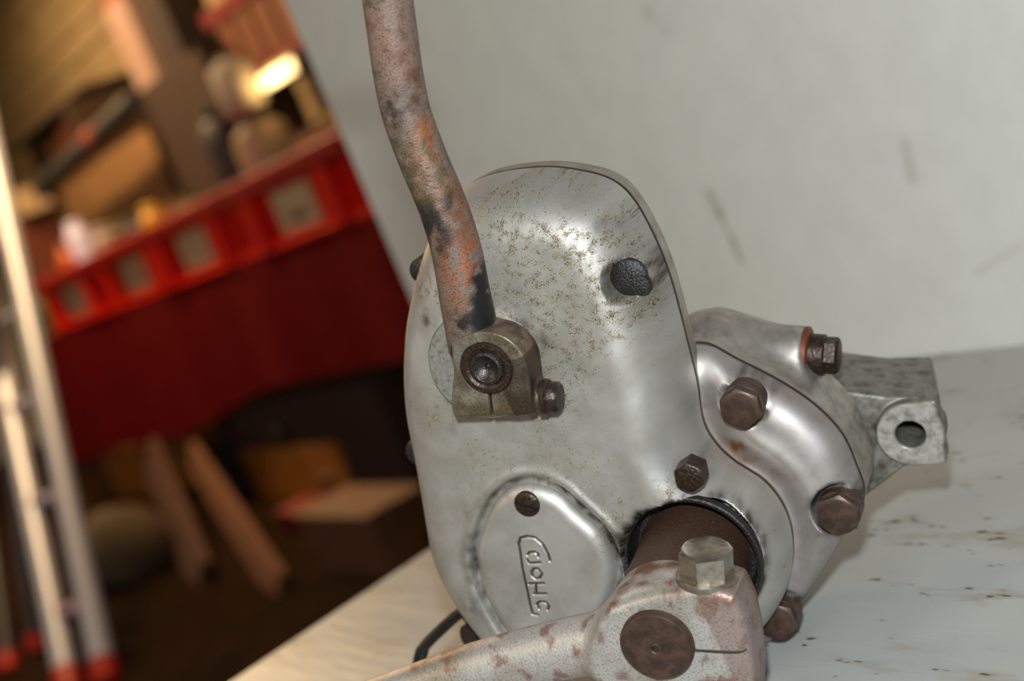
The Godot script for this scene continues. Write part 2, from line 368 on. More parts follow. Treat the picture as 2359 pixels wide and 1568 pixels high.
# ---------------------------------------------------------------- the workshop past the panel
func background() -> void:
	# long work table along the far wall
	var t := thing("work_table", "long work table carrying the red crates, hung with a dark red cloth", "table", Vector3(-4.1, -0.72, -1.58))
	part("table_top", boxm(Vector3(-2.5, 0.895, -0.42), Vector3(2.55, 0.93, 0.42)), M.dark_wood, t)
	for x in [-2.4, 2.35]: for z in [-0.38, 0.31]:
		part("leg", boxm(Vector3(x, 0, z), Vector3(x + 0.07, 0.895, z + 0.07)), M.dark_wood, t)
	# cloth hanging from the front edge, with a few folds
	var cb := MB.new()
	var nx := 120
	var ny := 14
	for side in 2:
		var base := cb.v.size()
		for x in nx + 1:
			var px := lerpf(-6.55, -1.6, float(x) / nx)
			var low := lerpf(-0.44, -0.20, smoothstep(-6.2, -2.2, px)) + 0.02 * sin(px * 3.1)
			for y in ny + 1:
				var f := float(y) / ny
				var py := lerpf(0.205, low, f)
				var pz := -1.125 + (0.006 + 0.012 * f) * (sin(px * 5.3 + 0.7 * sin(px * 2.1)) + 0.4 * sin(px * 13.0)) * 0.6 + 0.02 * f - side * 0.004
				cb.add(Vector3(px, py, pz), Vector3.BACK, Vector2(px, py))
		for x in nx: for y in ny:
			var a := base + x * (ny + 1) + y
			if side == 0: cb.quad(a, a + 1, a + ny + 2, a + ny + 1)
			else: cb.quad(a, a + ny + 1, a + ny + 2, a + 1)
	cb.smooth()
	single("table_cloth", "plain dark red cloth hanging down the front of the work table", "cloth", cb, M.cloth)
	# red crates
	crate(-2.00, -3.20, -2.73, "red plastic crate with an open top, nearest the white panel", true)
	crate(-3.22, -4.06, -3.70, "red plastic crate second from the white panel", false)
	crate(-4.08, -4.98, -4.45, "red plastic crate third from the white panel", false)
	crate(-5.00, -5.93, -5.40, "red plastic crate at the far left end of the row by the ladder", false)
	ladder()
	# wall unit above the crates: cupboard, two shelves
	var u := thing("cupboard", "tall dark brown wooden cupboard behind the crates with open shelves beside it", "cupboard", Vector3(-3.4, 0.21, -1.75))
	part("cupboard_body", boxm(Vector3(-5.0201 + 3.4, 0.0, -0.3), Vector3(-4.2343 + 3.4, 1.0771 - 0.21, 0.05)), plain(Color(0.17, 0.09, 0.03), 0.8), u)
	part("shelf", boxm(Vector3(-0.75, 0.60, -0.3), Vector3(1.5, 0.63, -0.07)), M.dark_wood, u)
	part("shelf", boxm(Vector3(-0.75, 0.36, -0.3), Vector3(1.5, 0.385, -0.12)), M.dark_wood, u)
	part("side_panel", boxm(Vector3(1.5, 0.0, -0.3), Vector3(1.53, 0.9, 0.05)), M.dark_wood, u)
	part("back_panel", boxm(Vector3(-0.75, 0.0, -0.33), Vector3(1.53, 0.9, -0.3)), M.board, u)
	# red framed crate on the top shelf
	var rc := thing("wooden_crate", "red framed crate with brown slatted front on the top shelf", "crate", Vector3(-3.48, 0.841, -1.93))
	part("crate_body", boxm(Vector3(-0.85, 0.04, -0.12), Vector3(0.9, 0.36, 0.08)), plain(Color(0.30, 0.16, 0.09), 0.7), rc)
	part("rail", boxm(Vector3(-0.87, 0.0, -0.12), Vector3(0.92, 0.07, 0.11)), M.dark_red, rc)
	part("rail", boxm(Vector3(-0.87, 0.30, -0.12), Vector3(0.92, 0.37, 0.11)), M.dark_red, rc)
	for q in 9:
		part("slat", boxm(Vector3(-0.78 + q * 0.185, 0.07, 0.08), Vector3(-0.78 + q * 0.185 + 0.14, 0.30, 0.098)), M.slat_brown, rc)
	# tube lamp under the top shelf
	var L := thing("tube_lamp", "short glowing tube lamp hanging under the shelf", "lamp", Vector3(-3.6475, 0.8108, -1.7200))
	part("lamp_holder", boxm(Vector3(-0.24, 0.024, -0.03), Vector3(0.24, 0.04, 0.03)), plain(Color(0.5, 0.45, 0.38), 0.5), L)
	var gl := StandardMaterial3D.new()
	gl.albedo_color = Color(1, 0.95, 0.8); gl.emission_enabled = true; gl.emission = Color(1.0, 0.86, 0.58); gl.emission_energy_multiplier = 4.0
	var tb := MB.new()
	tb.sweep(PackedVector3Array([Vector3(-0.19, 0, 0), Vector3(-0.17, 0, 0), Vector3(0.17, 0, 0), Vector3(0.19, 0, 0)]), PackedFloat32Array([0.012, 0.026, 0.026, 0.012]), 20)
	part("light_tube", tb, gl, L)
	for s in [-1, 1]: part("end_clip", boxm(Vector3(s * 0.205 - 0.015, -0.03, -0.03), Vector3(s * 0.205 + 0.015, 0.03, 0.03)), plain(Color(0.4, 0.36, 0.3), 0.5), L)
	var ol := OmniLight3D.new()
	ol.name = "tube_light"; ol.light_color = Color(1.0, 0.82, 0.52); ol.light_energy = 0.05; ol.light_size = 0.05; ol.omni_range = 20; ol.omni_attenuation = 2.0
	ol.position = Vector3(0, -0.02, 0.06); ol.shadow_enabled = true
	L.add_child(ol)
	# drum on the table with a jug on it, bottles beside
	canister(-3.87, 0.211, -1.645, 0.118, 0.52, Color(0.44, 0.37, 0.31), "greyish brown paper drum standing on the table under the white canister")
	canister(-3.80, 0.732, -1.605, 0.085, 0.225, Color(0.54, 0.51, 0.47), "white plastic canister on the paper drum beside the tube lamp")
	canister(-4.20, 0.211, -1.62, 0.075, 0.62, Color(0.09, 0.09, 0.12), "tall dark blue bottle left of the paper drum")
	canister(-4.2737, 0.226, -1.42, 0.06, 0.30, Color(0.34, 0.34, 0.13), "olive green can with a narrow neck standing in the crate by the drum")
	single("carton", "brown carton behind the nearest red crate", "box", boxm(Vector3(-0.42, 0, -0.1), Vector3(0.5, 0.33, 0.1), 0.01), plain(Color(0.36, 0.17, 0.05), 0.8), Vector3(-3.0, 0.21, -1.64))
	single("carton", "yellow olive carton lying on the brown carton by the panel", "box", boxm(Vector3(-0.2, 0, -0.08), Vector3(0.3, 0.03, 0.08), 0.008), plain(Color(0.50, 0.40, 0.08), 0.7), Vector3(-2.9, 0.541, -1.62))
	# on top of the cupboard
	var wc := thing("carton", "tall white carton with an orange top band standing on the cupboard", "box", Vector3(-4.9228, 1.0771 + 0.001, -1.85))
	part("carton_body", boxm(Vector3(-0.20, 0, -0.12), Vector3(0.08, 0.42, 0.12), 0.01), plain(Color(0.58, 0.47, 0.43), 0.7), wc)
	part("printed_band", boxm(Vector3(-0.202, 0.40, -0.122), Vector3(0.082, 0.425, 0.122), 0.01), plain(Color(0.62, 0.17, 0.06), 0.6), wc)
	single("post", "dark brown wooden offcut standing on the cupboard beside the white carton", "wood", boxm(Vector3(-0.12, 0, -0.1), Vector3(0.13, 0.5, 0.1), 0.01), plain(Color(0.14, 0.08, 0.05), 0.8), Vector3(-4.6281, 1.0771 + 0.001, -1.85))
	# rack of dark timber on the far wall, with sticks in it
	var rk := thing("timber_rack", "dark wooden rack on the far wall holding upright brown offcuts", "rack", Vector3(-7.25, 0.98, -2.17))
	part("rack_back", boxm(Vector3(-1.4, 0, -0.37), Vector3(0.55, 0.42, -0.33)), plain(Color(0.06, 0.03, 0.02), 0.9), rk)
	part("rack_floor", boxm(Vector3(-1.4, -0.02, -0.37), Vector3(0.55, 0.0, 0.25)), M.dark_wood, rk)
	part("rack_side", boxm(Vector3(0.42, 0, -0.33), Vector3(0.55, 0.36, 0.25)), plain(Color(0.20, 0.12, 0.06), 0.8), rk)
	part("rack_top", boxm(Vector3(-1.4, 0.40, -0.37), Vector3(0.55, 0.42, 0.15)), plain(Color(0.1, 0.05, 0.03), 0.9), rk)
	for q in 5:
		var x: float = [-1.25, -1.0, -0.62, -0.30, 0.12][q]
		var sb := boxm(Vector3(x, 0.0, -0.05), Vector3(x + [0.2, 0.08, 0.1, 0.13, 0.1][q], [0.36, 0.25, 0.3, 0.36, 0.3][q], 0.03 + 0.02 * q), 0.006)
		var so := single("offcut", ["wide brown offcut at the left end of the timber rack", "short thin offcut second from the left in the timber rack", "thin brown offcut in the middle of the timber rack", "orange brown plank standing in the timber rack", "dark offcut at the right end of the timber rack"][q], "wood", sb, plain([Color(0.28, 0.13, 0.05), Color(0.2, 0.09, 0.04), Color(0.30, 0.14, 0.05), Color(0.38, 0.17, 0.05), Color(0.2, 0.1, 0.05)][q], 0.8), Vector3(-7.25, 0.982, -2.17))
		so.set_meta("group", "offcuts in the timber rack")
	# grey pipe with a pink joint lying on the cupboard side and the wooden block
	var pp := thing("pipe", "long dark grey plastic pipe with a pink joint left of the cupboard", "pipe", Vector3(-5.7, 0.95, -1.7))
	var pb := MB.new()
	pb.sweep(PackedVector3Array([Vector3(-7.0769, 0.9739, -1.7000) - Vector3(-5.7, 0.95, -1.7), Vector3(-5.1129, 1.0612, -1.7000) - Vector3(-5.7, 0.95, -1.7)]), PackedFloat32Array([0.052, 0.052]), 20)
	part("tube", pb, plain(Color(0.13, 0.14, 0.15), 0.55), pp)
	pb = MB.new()
	pb.sweep(PackedVector3Array([Vector3(-5.8831, 1.0349, -1.7000) - Vector3(-5.7, 0.95, -1.7), Vector3(-5.7612, 1.0409, -1.7000) - Vector3(-5.7, 0.95, -1.7)]), PackedFloat32Array([0.058, 0.058]), 20)
	part("joint", pb, plain(Color(0.52, 0.22, 0.16), 0.6), pp)
	single("plywood_sheet", "pale plywood sheet leaning behind the crates under the grey pipe", "board", boxm(Vector3(-7.5037, 0.211, -1.93), Vector3(-5.7393, 1.0139 - 0.03, -1.92), 0.004), M.plywood)
	single("wooden_block", "reddish brown wooden box at the left end of the table", "box", boxm(Vector3(-0.28, 0, -0.15), Vector3(0.36, 0.69, 0.15), 0.02), plain(Color(0.38, 0.17, 0.09), 0.8), Vector3(-7.9473, 0.21, -1.75))
	single("carton", "small cream carton standing on the reddish brown box", "box", boxm(Vector3(-0.25, 0, -0.1), Vector3(0.17, 0.15, 0.1), 0.01), plain(Color(0.70, 0.60, 0.46), 0.8), Vector3(-7.6402, 0.902, -1.75))
	# odds and ends standing in the crates
	bottle(-4.4219, -1.3, 0.34, 0.055, Color(0.72, 0.54, 0.0), "bright yellow round topped bottle in the third crate")
	bottle(-4.6499, -1.3, 0.32, 0.05, Color(0.09, 0.07, 0.17), "dark blue violet bottle beside the yellow one")
	bottle(-4.8858, -1.3, 0.34, 0.05, Color(0.28, 0.20, 0.07), "olive brown bottle left of the blue one")
	bottle(-5.4811, -1.3, 0.44, 0.055, Color(0.75, 0.75, 0.90), "tall pale lilac spray can in the left crate")
	bottle(-5.1336, -1.3, 0.36, 0.06, Color(0.52, 0.45, 0.42), "short grey can right of the tall spray can")
	bottle(-5.3643, -1.35, 0.33, 0.05, Color(0.44, 0.37, 0.34), "brownish grey can between the other cans in the left crate")
	bottle(-5.7810, -1.3, 0.36, 0.055, Color(0.60, 0.26, 0.05), "orange plastic bottle at the left of the left crate")
	bottle(-6.6425, -1.3, 0.22, 0.06, Color(0.24, 0.27, 0.13), "squat green jar left of the last crate")
	under_table()

func canister(x: float, y: float, z: float, r: float, h: float, col: Color, label: String) -> void:
	var b := MB.new()
	b.lathe([Vector2(0, 0), Vector2(r * 0.95, 0), Vector2(r, r * 0.08), Vector2(r, h * 0.75), Vector2(r * 0.9, h * 0.86), Vector2(r * 0.5, h * 0.92)], 28)
	upright(b)
	var t := thing("canister", label, "container", Vector3(x, y, z))
	part("canister_body", b, plain(col, 0.55), t)
	b = MB.new()
	b.lathe([Vector2(r * 0.5, h * 0.915), Vector2(r * 0.52, h * 0.99), Vector2(r * 0.47, h), Vector2(0, h)], 24)
	upright(b)
	part("lid", b, plain(col.darkened(0.12), 0.5), t)

func bottle(x: float, z: float, h: float, r: float, col: Color, label: String) -> void:
	var b := MB.new()
	b.lathe([Vector2(0, 0), Vector2(r * 0.94, 0), Vector2(r, r * 0.1), Vector2(r, h - r * 1.1), Vector2(r * 0.85, h - r * 0.75), Vector2(r * 0.66, h - r * 0.6)], 24)
	upright(b)
	var t := thing("bottle", label, "bottle", Vector3(x, 0.226, z), "bottles and cans in the red crates")
	part("bottle_body", b, plain(col, 0.35), t)
	b = MB.new()
	b.lathe([Vector2(r * 0.66, h - r * 0.62), Vector2(r * 0.66, h - r * 0.12), Vector2(r * 0.5, h), Vector2(0, h)], 20)
	upright(b)
	part("cap", b, plain(col.lightened(0.08), 0.4), t)

func upright(b: MB) -> void:
	for q in b.v.size():
		b.v[q] = Vector3(b.v[q].x, b.v[q].z, -b.v[q].y)
		b.n[q] = Vector3(b.n[q].x, b.n[q].z, -b.n[q].y)

func crate(x1: float, x0: float, win: float, label: String, first: bool) -> void:
	var t := thing("red_crate", label, "crate", Vector3((x0 + x1) / 2, 0.211, -1.32), "red crates in a row on the work table")
	var hw := (x1 - x0) / 2
	var wx := win - (x0 + x1) / 2
	var b := MB.new()
	b.box(Vector3(-hw, 0, -0.19), Vector3(hw, 0.012, 0.17), 0.003)
	b.box(Vector3(-hw, 0, 0.16), Vector3(hw, 0.25, 0.175), 0.004); b.box(Vector3(-hw, 0, -0.195), Vector3(hw, 0.25, -0.18), 0.004)
	b.box(Vector3(-hw, 0, -0.18), Vector3(-hw + 0.012, 0.25, 0.16), 0.003); b.box(Vector3(hw - 0.012, 0, -0.18), Vector3(hw, 0.25, 0.16), 0.003)
	part("crate_body", b, M.red, t)
	b = MB.new()
	b.box(Vector3(-hw, 0.195, 0.175), Vector3(hw, 0.26, 0.215), 0.012)
	part("rim", b, M.rim, t)
	for dx in [-0.31, 0.31]:
		b = MB.new()
		b.box(Vector3(wx + dx - 0.028, 0.0, 0.17), Vector3(wx + dx + 0.028, 0.2, 0.212), 0.014)
		part("rib", b, M.rib, t)
	part("bottom_flange", boxm(Vector3(-hw, 0.0, 0.17), Vector3(hw, 0.02, 0.2), 0.006), M.red, t)
	part("label_card", boxm(Vector3(wx - 0.15, 0.04, 0.174), Vector3(wx + 0.15, 0.175, 0.182), 0.003), plain(Color(0.82, 0.69, 0.52), 0.85), t, 1.0, "grey beige card in the crate's front")
	if first: part("dark_print", boxm(Vector3(wx - 0.07, 0.07, 0.181), Vector3(wx + 0.08, 0.09, 0.184), 0.0), plain(Color(0.22, 0.17, 0.12), 0.8), t)

func ladder() -> void:
	var t := thing("ladder", "aluminium ladder with orange red fittings leaning at the left", "ladder", Vector3(-2.9, -0.72, 0.0))
	var o := t.position
	var foot := [Vector3(-2.7007, -0.7200, -0.0030), Vector3(-2.8089, -0.7200, 0.0814)]
	var head := [Vector3(-4.3032, 0.8283, -0.7500), Vector3(-4.9549, 0.7726, -0.7500)]
	var cap := plain(Color(0.72, 0.13, 0.05), 0.45)
	for s in 2:
		var a: Vector3 = foot[s] - o
		var e: Vector3 = head[s] - o
		e = a + (e - a) * 1.25
		var b := MB.new()
		b.sweep(PackedVector3Array([a + (e - a) * 0.012, e]), PackedFloat32Array([0.036, 0.036]), 24)
		part("rail", b, M.alu, t)
		b = MB.new()
		b.sweep(PackedVector3Array([a, a + (e - a) * 0.02, a + (e - a) * 0.028]), PackedFloat32Array([0.042, 0.042, 0.037]), 20)
		part("foot_cap", b, cap, t)
		b = MB.new()
		b.sweep(PackedVector3Array([e, e + (e - a).normalized() * 0.03]), PackedFloat32Array([0.038, 0.036]), 20)
		part("end_cap", b, cap, t)
	for q in 6:
		var f: float = 0.10 + 0.155 * q
		var a: Vector3 = foot[0].lerp(foot[0] + (head[0] - foot[0]) * 1.25, f) - o
		var c: Vector3 = foot[1].lerp(foot[1] + (head[1] - foot[1]) * 1.25, f) - o
		var b := MB.new()
		b.sweep(PackedVector3Array([a, c]), PackedFloat32Array([0.016, 0.016]), 16)
		var r := part("rung", b, M.alu, t)
		for s in 2:
			var d := (c - a).normalized()
			var p := a + d * 0.036 if s == 0 else c - d * 0.06
			b = MB.new()
			b.sweep(PackedVector3Array([p, p + d * 0.024]), PackedFloat32Array([0.026, 0.022]), 16)
			part("rung_collar", b, cap, r)
		b = MB.new()
		var toward := Vector3(0.75, 0.0, 0.66)
		b.sweep(PackedVector3Array([a + toward * 0.03, a + toward * 0.04]), PackedFloat32Array([0.014, 0.012]), 14)
		part("rung_stud", b, cap, t)
	# the other pair of feet behind
	for s in 2:
		var a: Vector3 = [Vector3(-3.6428, -0.7200, -0.0261), Vector3(-3.5456, -0.7200, 0.0956)][s] - o
		var e: Vector3 = head[s] - o + Vector3(-0.05, 0, 0.1)
		var b := MB.new()
		b.sweep(PackedVector3Array([a + (e - a) * 0.012, e]), PackedFloat32Array([0.028, 0.028]), 20)
		part("rear_rail", b, plain(Color(0.30, 0.29, 0.31), 0.45, 0.5), t)
		b = MB.new()
		b.sweep(PackedVector3Array([a, a + (e - a) * 0.03]), PackedFloat32Array([0.036, 0.034]), 20)
		part("foot_cap", b, cap, t)

func leaning(called: String, a: Vector3, e: Vector3, w: float, d: float, col: Color, label: String) -> void:
	var b := MB.new()
	var y := (e - a).normalized()
	var x := Vector3(1, 0, 0.2)
	x = (x - y * x.dot(y)).normalized()
	b.xf = Transform3D(Basis(x, y, x.cross(y)), Vector3.ZERO)
	b.box(Vector3(-w / 2, 0, -d / 2), Vector3(w / 2, a.distance_to(e), d / 2), 0.004)
	single(called, label, "wood", b, plain(col, 0.8), a)

func under_table() -> void:
	var c := thing("drawer_unit", "yellow brown drawer unit with dark knobs under the table", "drawers", Vector3(-3.7, -0.719, -1.35))
	part("unit_body", boxm(Vector3(-0.52, 0, -0.15), Vector3(0.9, 0.42, 0.18)), plain(Color(0.22, 0.11, 0.03), 0.8), c)
	part("drawer_front", boxm(Vector3(-0.5, 0.01, 0.18), Vector3(0.44, 0.23, 0.2), 0.006), M.ochre, c)
	for p in [Vector3(-3.4088, -0.6217, -1.1400), Vector3(-3.6851, -0.4299, -1.1400)]:
		var kb := MB.new()
		kb.lathe([Vector2(0.012, 0), Vector2(0.012, 0.012), Vector2(0.026, 0.02), Vector2(0.022, 0.034), Vector2(0, 0.038)], 16)
		var ko := part("knob", kb, plain(Color(0.05, 0.04, 0.04), 0.5), c)
		ko.position = Vector3(p.x + 3.7, p.y + 0.719, 0.19)
	var ch := thing("chest", "low ochre wooden chest on the floor in front of the drawer unit", "box", Vector3(-2.36, -0.719, -0.78))
	part("chest_body", boxm(Vector3(-0.24, 0, -0.1), Vector3(0.27, 0.17, 0.1), 0.01), M.chest, ch)
	part("lid", boxm(Vector3(-0.25, 0.172, -0.105), Vector3(0.28, 0.2, 0.105), 0.01), M.chest, ch)
	single("tin", "dark red tin on the floor between the drawer unit and the chest", "tin", boxm(Vector3(-0.09, 0, -0.07), Vector3(0.09, 0.085, 0.07), 0.012), plain(Color(0.45, 0.05, 0.02), 0.5), Vector3(-3.33, -0.719, -0.98))
	leaning("plank", Vector3(-2.6258, -0.7190, -0.5557), Vector3(-4.3561, -0.4453, -1.0200), 0.12, 0.035, Color(0.38, 0.21, 0.08), "light brown plank leaning from the floor to the table cloth")
	leaning("plank", Vector3(-3.2946, -0.7190, -0.5417), Vector3(-4.9306, -0.4353, -1.0300), 0.16, 0.04, Color(0.26, 0.12, 0.04), "dark brown plank leaning left of the light brown one")
	single("box", "dark blue grey box behind the leaning planks", "box", boxm(Vector3(-0.34, 0, -0.06), Vector3(0.30, 0.24, 0.05), 0.01), plain(Color(0.07, 0.08, 0.095), 0.7), Vector3(-4.56, -0.719, -1.28))
	single("box", "yellow brown box under the table behind the sack", "box", boxm(Vector3(-0.45, 0, -0.12), Vector3(0.42, 0.26, 0.12), 0.01), M.ochre, Vector3(-5.9, -0.719, -1.3))
	# sack: a slumped rounded heap
	var b := MB.new()
	var f := func(p: Vector3) -> float:
		var q := Vector3(p.x / 0.26, (p.y - 0.10) / (0.17 - 0.05 * p.x), p.z / 0.16)
		return maxf((q.length() - 1.0) * 0.14 + 0.012 * sin(p.x * 23.0 + p.y * 9.0), -p.y)
	b.nets(Vector3(-0.55, -0.03, -0.25), Vector3(0.55, 0.5, 0.25), 0.022, f)
	single("sack", "pale tan canvas sack slumped on the floor under the table", "sack", b, plain(Color(0.32, 0.26, 0.16), 0.9), Vector3(-4.0951, -0.719, -0.55))

# ---------------------------------------------------------------- the gearbox
var outer := PackedVector2Array()
var hole := Vector2(47.95, 76.46)
var hub := Vector2(45.86, 74.29)
var plate := PackedVector2Array()
var blend := FastNoiseLite.new()

func axial(b: MB, at: Vector2, w: float, turn := 0.0) -> MB:
	b.xf = Transform3D(Basis(Vector3.BACK, turn), Vector3(at.x, at.y, w))
	return b

func hexagon(r: float, turn := 0.0) -> PackedVector2Array:
	var p := PackedVector2Array()
	for q in 6: p.append(Vector2(r, 0).rotated(turn + TAU * q / 6))
	return p

# hexagon bolt head with a chamfered, slightly domed end
func bolt_head(b: MB, r: float, h: float) -> void:
	var ring := []
	var prof := [[0.0, 1.0], [h - r * 0.16, 1.0], [h - r * 0.04, 0.90], [h, 0.80]]
	for l in prof.size() - 1:
		for q in 6:
			for s in 4:
				var a0 := TAU * (q + s / 4.0) / 6
				var a1 := TAU * (q + (s + 1) / 4.0) / 6
				var ids := []
				for e in [[l, a0], [l, a1], [l + 1, a1], [l + 1, a0]]:
					var rad: float = r * 0.866 / cos(fposmod(e[1], TAU / 6) - TAU / 12) if fposmod(e[1] + 1e-4, TAU / 6) > 2e-4 else r
					var pr: Array = prof[e[0]]
					rad = minf(rad, r * pr[1]) if l > 0 or e[0] > 0 else rad
					var nn := Vector3(cos((a0 + a1) / 2), sin((a0 + a1) / 2), 0.0) if l == 0 else Vector3(cos(e[1]) * 0.6, sin(e[1]) * 0.6, 1.0)
					if l == 0: nn = Vector3(cos(TAU * (q + 0.5) / 6), sin(TAU * (q + 0.5) / 6), 0)
					if e[0] == 3: nn = Vector3(cos(e[1]) * 0.2, sin(e[1]) * 0.2, 1.0)
					ids.append(b.add(Vector3(rad * cos(e[1]), rad * sin(e[1]), pr[0]), nn))
				b.quad(ids[0], ids[1], ids[2], ids[3])
	var mid := b.add(Vector3(0, 0, h + r * 0.03), Vector3.BACK)
	for q in 24:
		var a0 := TAU * q / 24
		var a1 := TAU * (q + 1) / 24
		var i0 := b.add(Vector3(r * 0.8 * cos(a0), r * 0.8 * sin(a0), h), Vector3(cos(a0) * 0.2, sin(a0) * 0.2, 1))
		var i1 := b.add(Vector3(r * 0.8 * cos(a1), r * 0.8 * sin(a1), h), Vector3(cos(a1) * 0.2, sin(a1) * 0.2, 1))
		b.tri(mid, i1, i0)

func ccw(p: PackedVector2Array) -> PackedVector2Array:
	if Geometry2D.is_polygon_clockwise(p): p.reverse()
	return p

func gearbox() -> void:
	var G := thing("gearbox", "old oily aluminium motorcycle gearbox with rusty kick lever, standing on the white bench", "gearbox")
	G.transform = Transform3D(Basis(Vector3(0.837144, 0.000000, -0.546983), Vector3(0.047066, 0.996291, 0.072033), Vector3(0.544954, -0.086046, 0.834039)), Vector3(1.0491, 0.0000, 0.4713))
	unit = 0.001
	blend.seed = 5; blend.frequency = 0.08; blend.fractal_octaves = 4
	outer = ccw(curve(PackedVector2Array([Vector2(45.85, 278.45), Vector2(61.73, 270.92), Vector2(75.11, 261.16), Vector2(81.74, 248.25), Vector2(83.93, 225.89), Vector2(82.80, 204.23), Vector2(78.01, 174.45), Vector2(73.95, 151.97), Vector2(68.71, 132.63), Vector2(69.56, 119.58), Vector2(74.97, 107.10), Vector2(84.89, 93.58), Vector2(88.95, 81.25), Vector2(89.20, 68.70), Vector2(85.58, 54.56), Vector2(78.92, 41.04), Vector2(69.61, 29.24), Vector2(56.44, 19.46), Vector2(39.38, 13.80), Vector2(17.65, 12.80), Vector2(-10.92, 18.18), Vector2(-39.75, 24.97), Vector2(-66.91, 31.37), Vector2(-79.77, 36.66), Vector2(-89.54, 48.62), Vector2(-95.83, 67.09), Vector2(-99.05, 86.98), Vector2(-98.74, 109.12), Vector2(-93.14, 129.55), Vector2(-86.65, 149.36), Vector2(-80.50, 168.92), Vector2(-74.94, 188.30), Vector2(-67.32, 206.70), Vector2(-57.69, 224.07), Vector2(-49.55, 236.53), Vector2(-36.82, 252.12), Vector2(-22.57, 266.73), Vector2(-8.59, 278.57), Vector2(5.83, 283.98), Vector2(23.65, 283.95)]), 420))
	plate = ccw(curve(PackedVector2Array([Vector2(-54.63, 116.30), Vector2(-38.66, 133.08), Vector2(-24.82, 140.23), Vector2(-12.19, 140.12), Vector2(0.16, 131.46), Vector2(6.57, 118.85), Vector2(12.22, 106.71), Vector2(13.12, 94.32), Vector2(10.21, 82.60), Vector2(1.75, 71.64), Vector2(-12.44, 59.81), Vector2(-30.48, 51.14), Vector2(-48.52, 51.42), Vector2(-58.87, 57.30), Vector2(-62.34, 70.84), Vector2(-63.37, 90.30), Vector2(-59.63, 104.71)]), 280))
	outer_cover(G)
	inspection_cover(G)
	inner_cover(G)
	shell(G)
	kick_lever(G)
	gear_lever(G)
	small_parts(G)

# grime that has settled in the corners and round the fittings
func outer_tint(p: Vector2) -> Color:
	var n := blend.get_noise_2d(p.x * 1.5, p.y * 1.5)
	var n2 := blend.get_noise_2d(p.x * 0.3 + 50.0, p.y * 0.3)
	var g := 0.0
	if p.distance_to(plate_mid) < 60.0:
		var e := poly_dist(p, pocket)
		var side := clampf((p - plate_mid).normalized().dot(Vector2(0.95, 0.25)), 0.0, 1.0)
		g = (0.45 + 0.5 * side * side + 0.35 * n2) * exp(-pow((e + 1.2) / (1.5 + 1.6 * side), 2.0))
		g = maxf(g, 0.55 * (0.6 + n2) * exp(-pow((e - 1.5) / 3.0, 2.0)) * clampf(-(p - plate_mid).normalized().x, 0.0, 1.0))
	var r := p.distance_to(hole) - 35.0
	g = maxf(g, (0.75 + 0.4 * n2) * exp(-pow(r / (1.6 + 2.5 * clampf((hole.x - p.x) / 30.0, 0.0, 1.0)), 2.0)))
	for s in stars: g = maxf(g, 0.6 * exp(-pow((p.distance_to(s[0]) - s[1]) / 1.8, 2.0)))
	for s in grime_spots: g = maxf(g, s[2] * exp(-pow(p.distance_to(s[0]) / s[1], 2.0)))
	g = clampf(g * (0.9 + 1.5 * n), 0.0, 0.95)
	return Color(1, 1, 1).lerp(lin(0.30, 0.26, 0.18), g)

var grime_spots := [[Vector2(62.88, 116.51), 8.5, 0.50], [Vector2(17.57, 176.10), 5.0, 0.50], [Vector2(27.00, 205.99), 4.0, 0.50], [Vector2(20.90, 218.42), 4.0, 0.50], [Vector2(-38.55, 179.88), 3.0, 0.40], [Vector2(-25.25, 234.47), 5.0, 0.50], [Vector2(-29.40, 197.85), 4.0, 0.60], [Vector2(75.52, 247.20), 2.2, 0.50], [Vector2(78.06, 242.53), 4.0, 0.25], [Vector2(-74.05, 83.46), 8.0, 0.50], [Vector2(24.30, 99.10), 7.0, 0.95], [Vector2(16.45, 92.51), 5.0, 0.90], [Vector2(75.65, 205.74), 6.0, 0.35]]
const H := 42.0
var stars := [[Vector2(75.68, 219.41), 9.4, 28.0], [Vector2(79.66, 214.46), 5.4, 28.5]]   # counterbored screw holes: place, radius, floor height

func rise_outer(p: Vector2, d: float) -> float:
	var x := clampf(1.0 - d / 27.0, 0.0, 1.0)
	var h := H * pow(1.0 - pow(x, 2.15), 1.0 / 2.05)
	# pocket for the inspection cover
	if p.distance_to(plate_mid) < 75.0:
		var e := poly_dist(p, pocket)
		h = lerpf(h, minf(h, H - 3.2), 1.0 - smoothstep(-1.4, 1.2, e))
		h += 1.0 * exp(-pow((e - 3.2) / 2.2, 2.0)) * clampf(d / 20.0 - 0.4, 0.0, 1.0)
	# bore of the kick shaft
	var r := p.distance_to(hole)
	if r < 60.0: h = lerpf(minf(h, 20.0), h, smoothstep(32.4, 33.8, r))
	# flattened seat round the kick lever
	for s in dents:
		h -= s[2] * exp(-pow(p.distance_to(s[0]) / s[1], 4.0))
	for s in stars:
		var q := p.distance_to(s[0])
		if q < s[1] + 2.5: h = lerpf(minf(h, s[2]), h, smoothstep(s[1] - 0.6, s[1] + 1.1, q))
	h += 0.35 * blend.get_noise_2d(p.x * 0.35, p.y * 0.35)
	return h

var dents := [[Vector2(75.64, 247.09), 3.2, 2.2]]
var plate_mid := Vector2.ZERO
var pocket := PackedVector2Array()

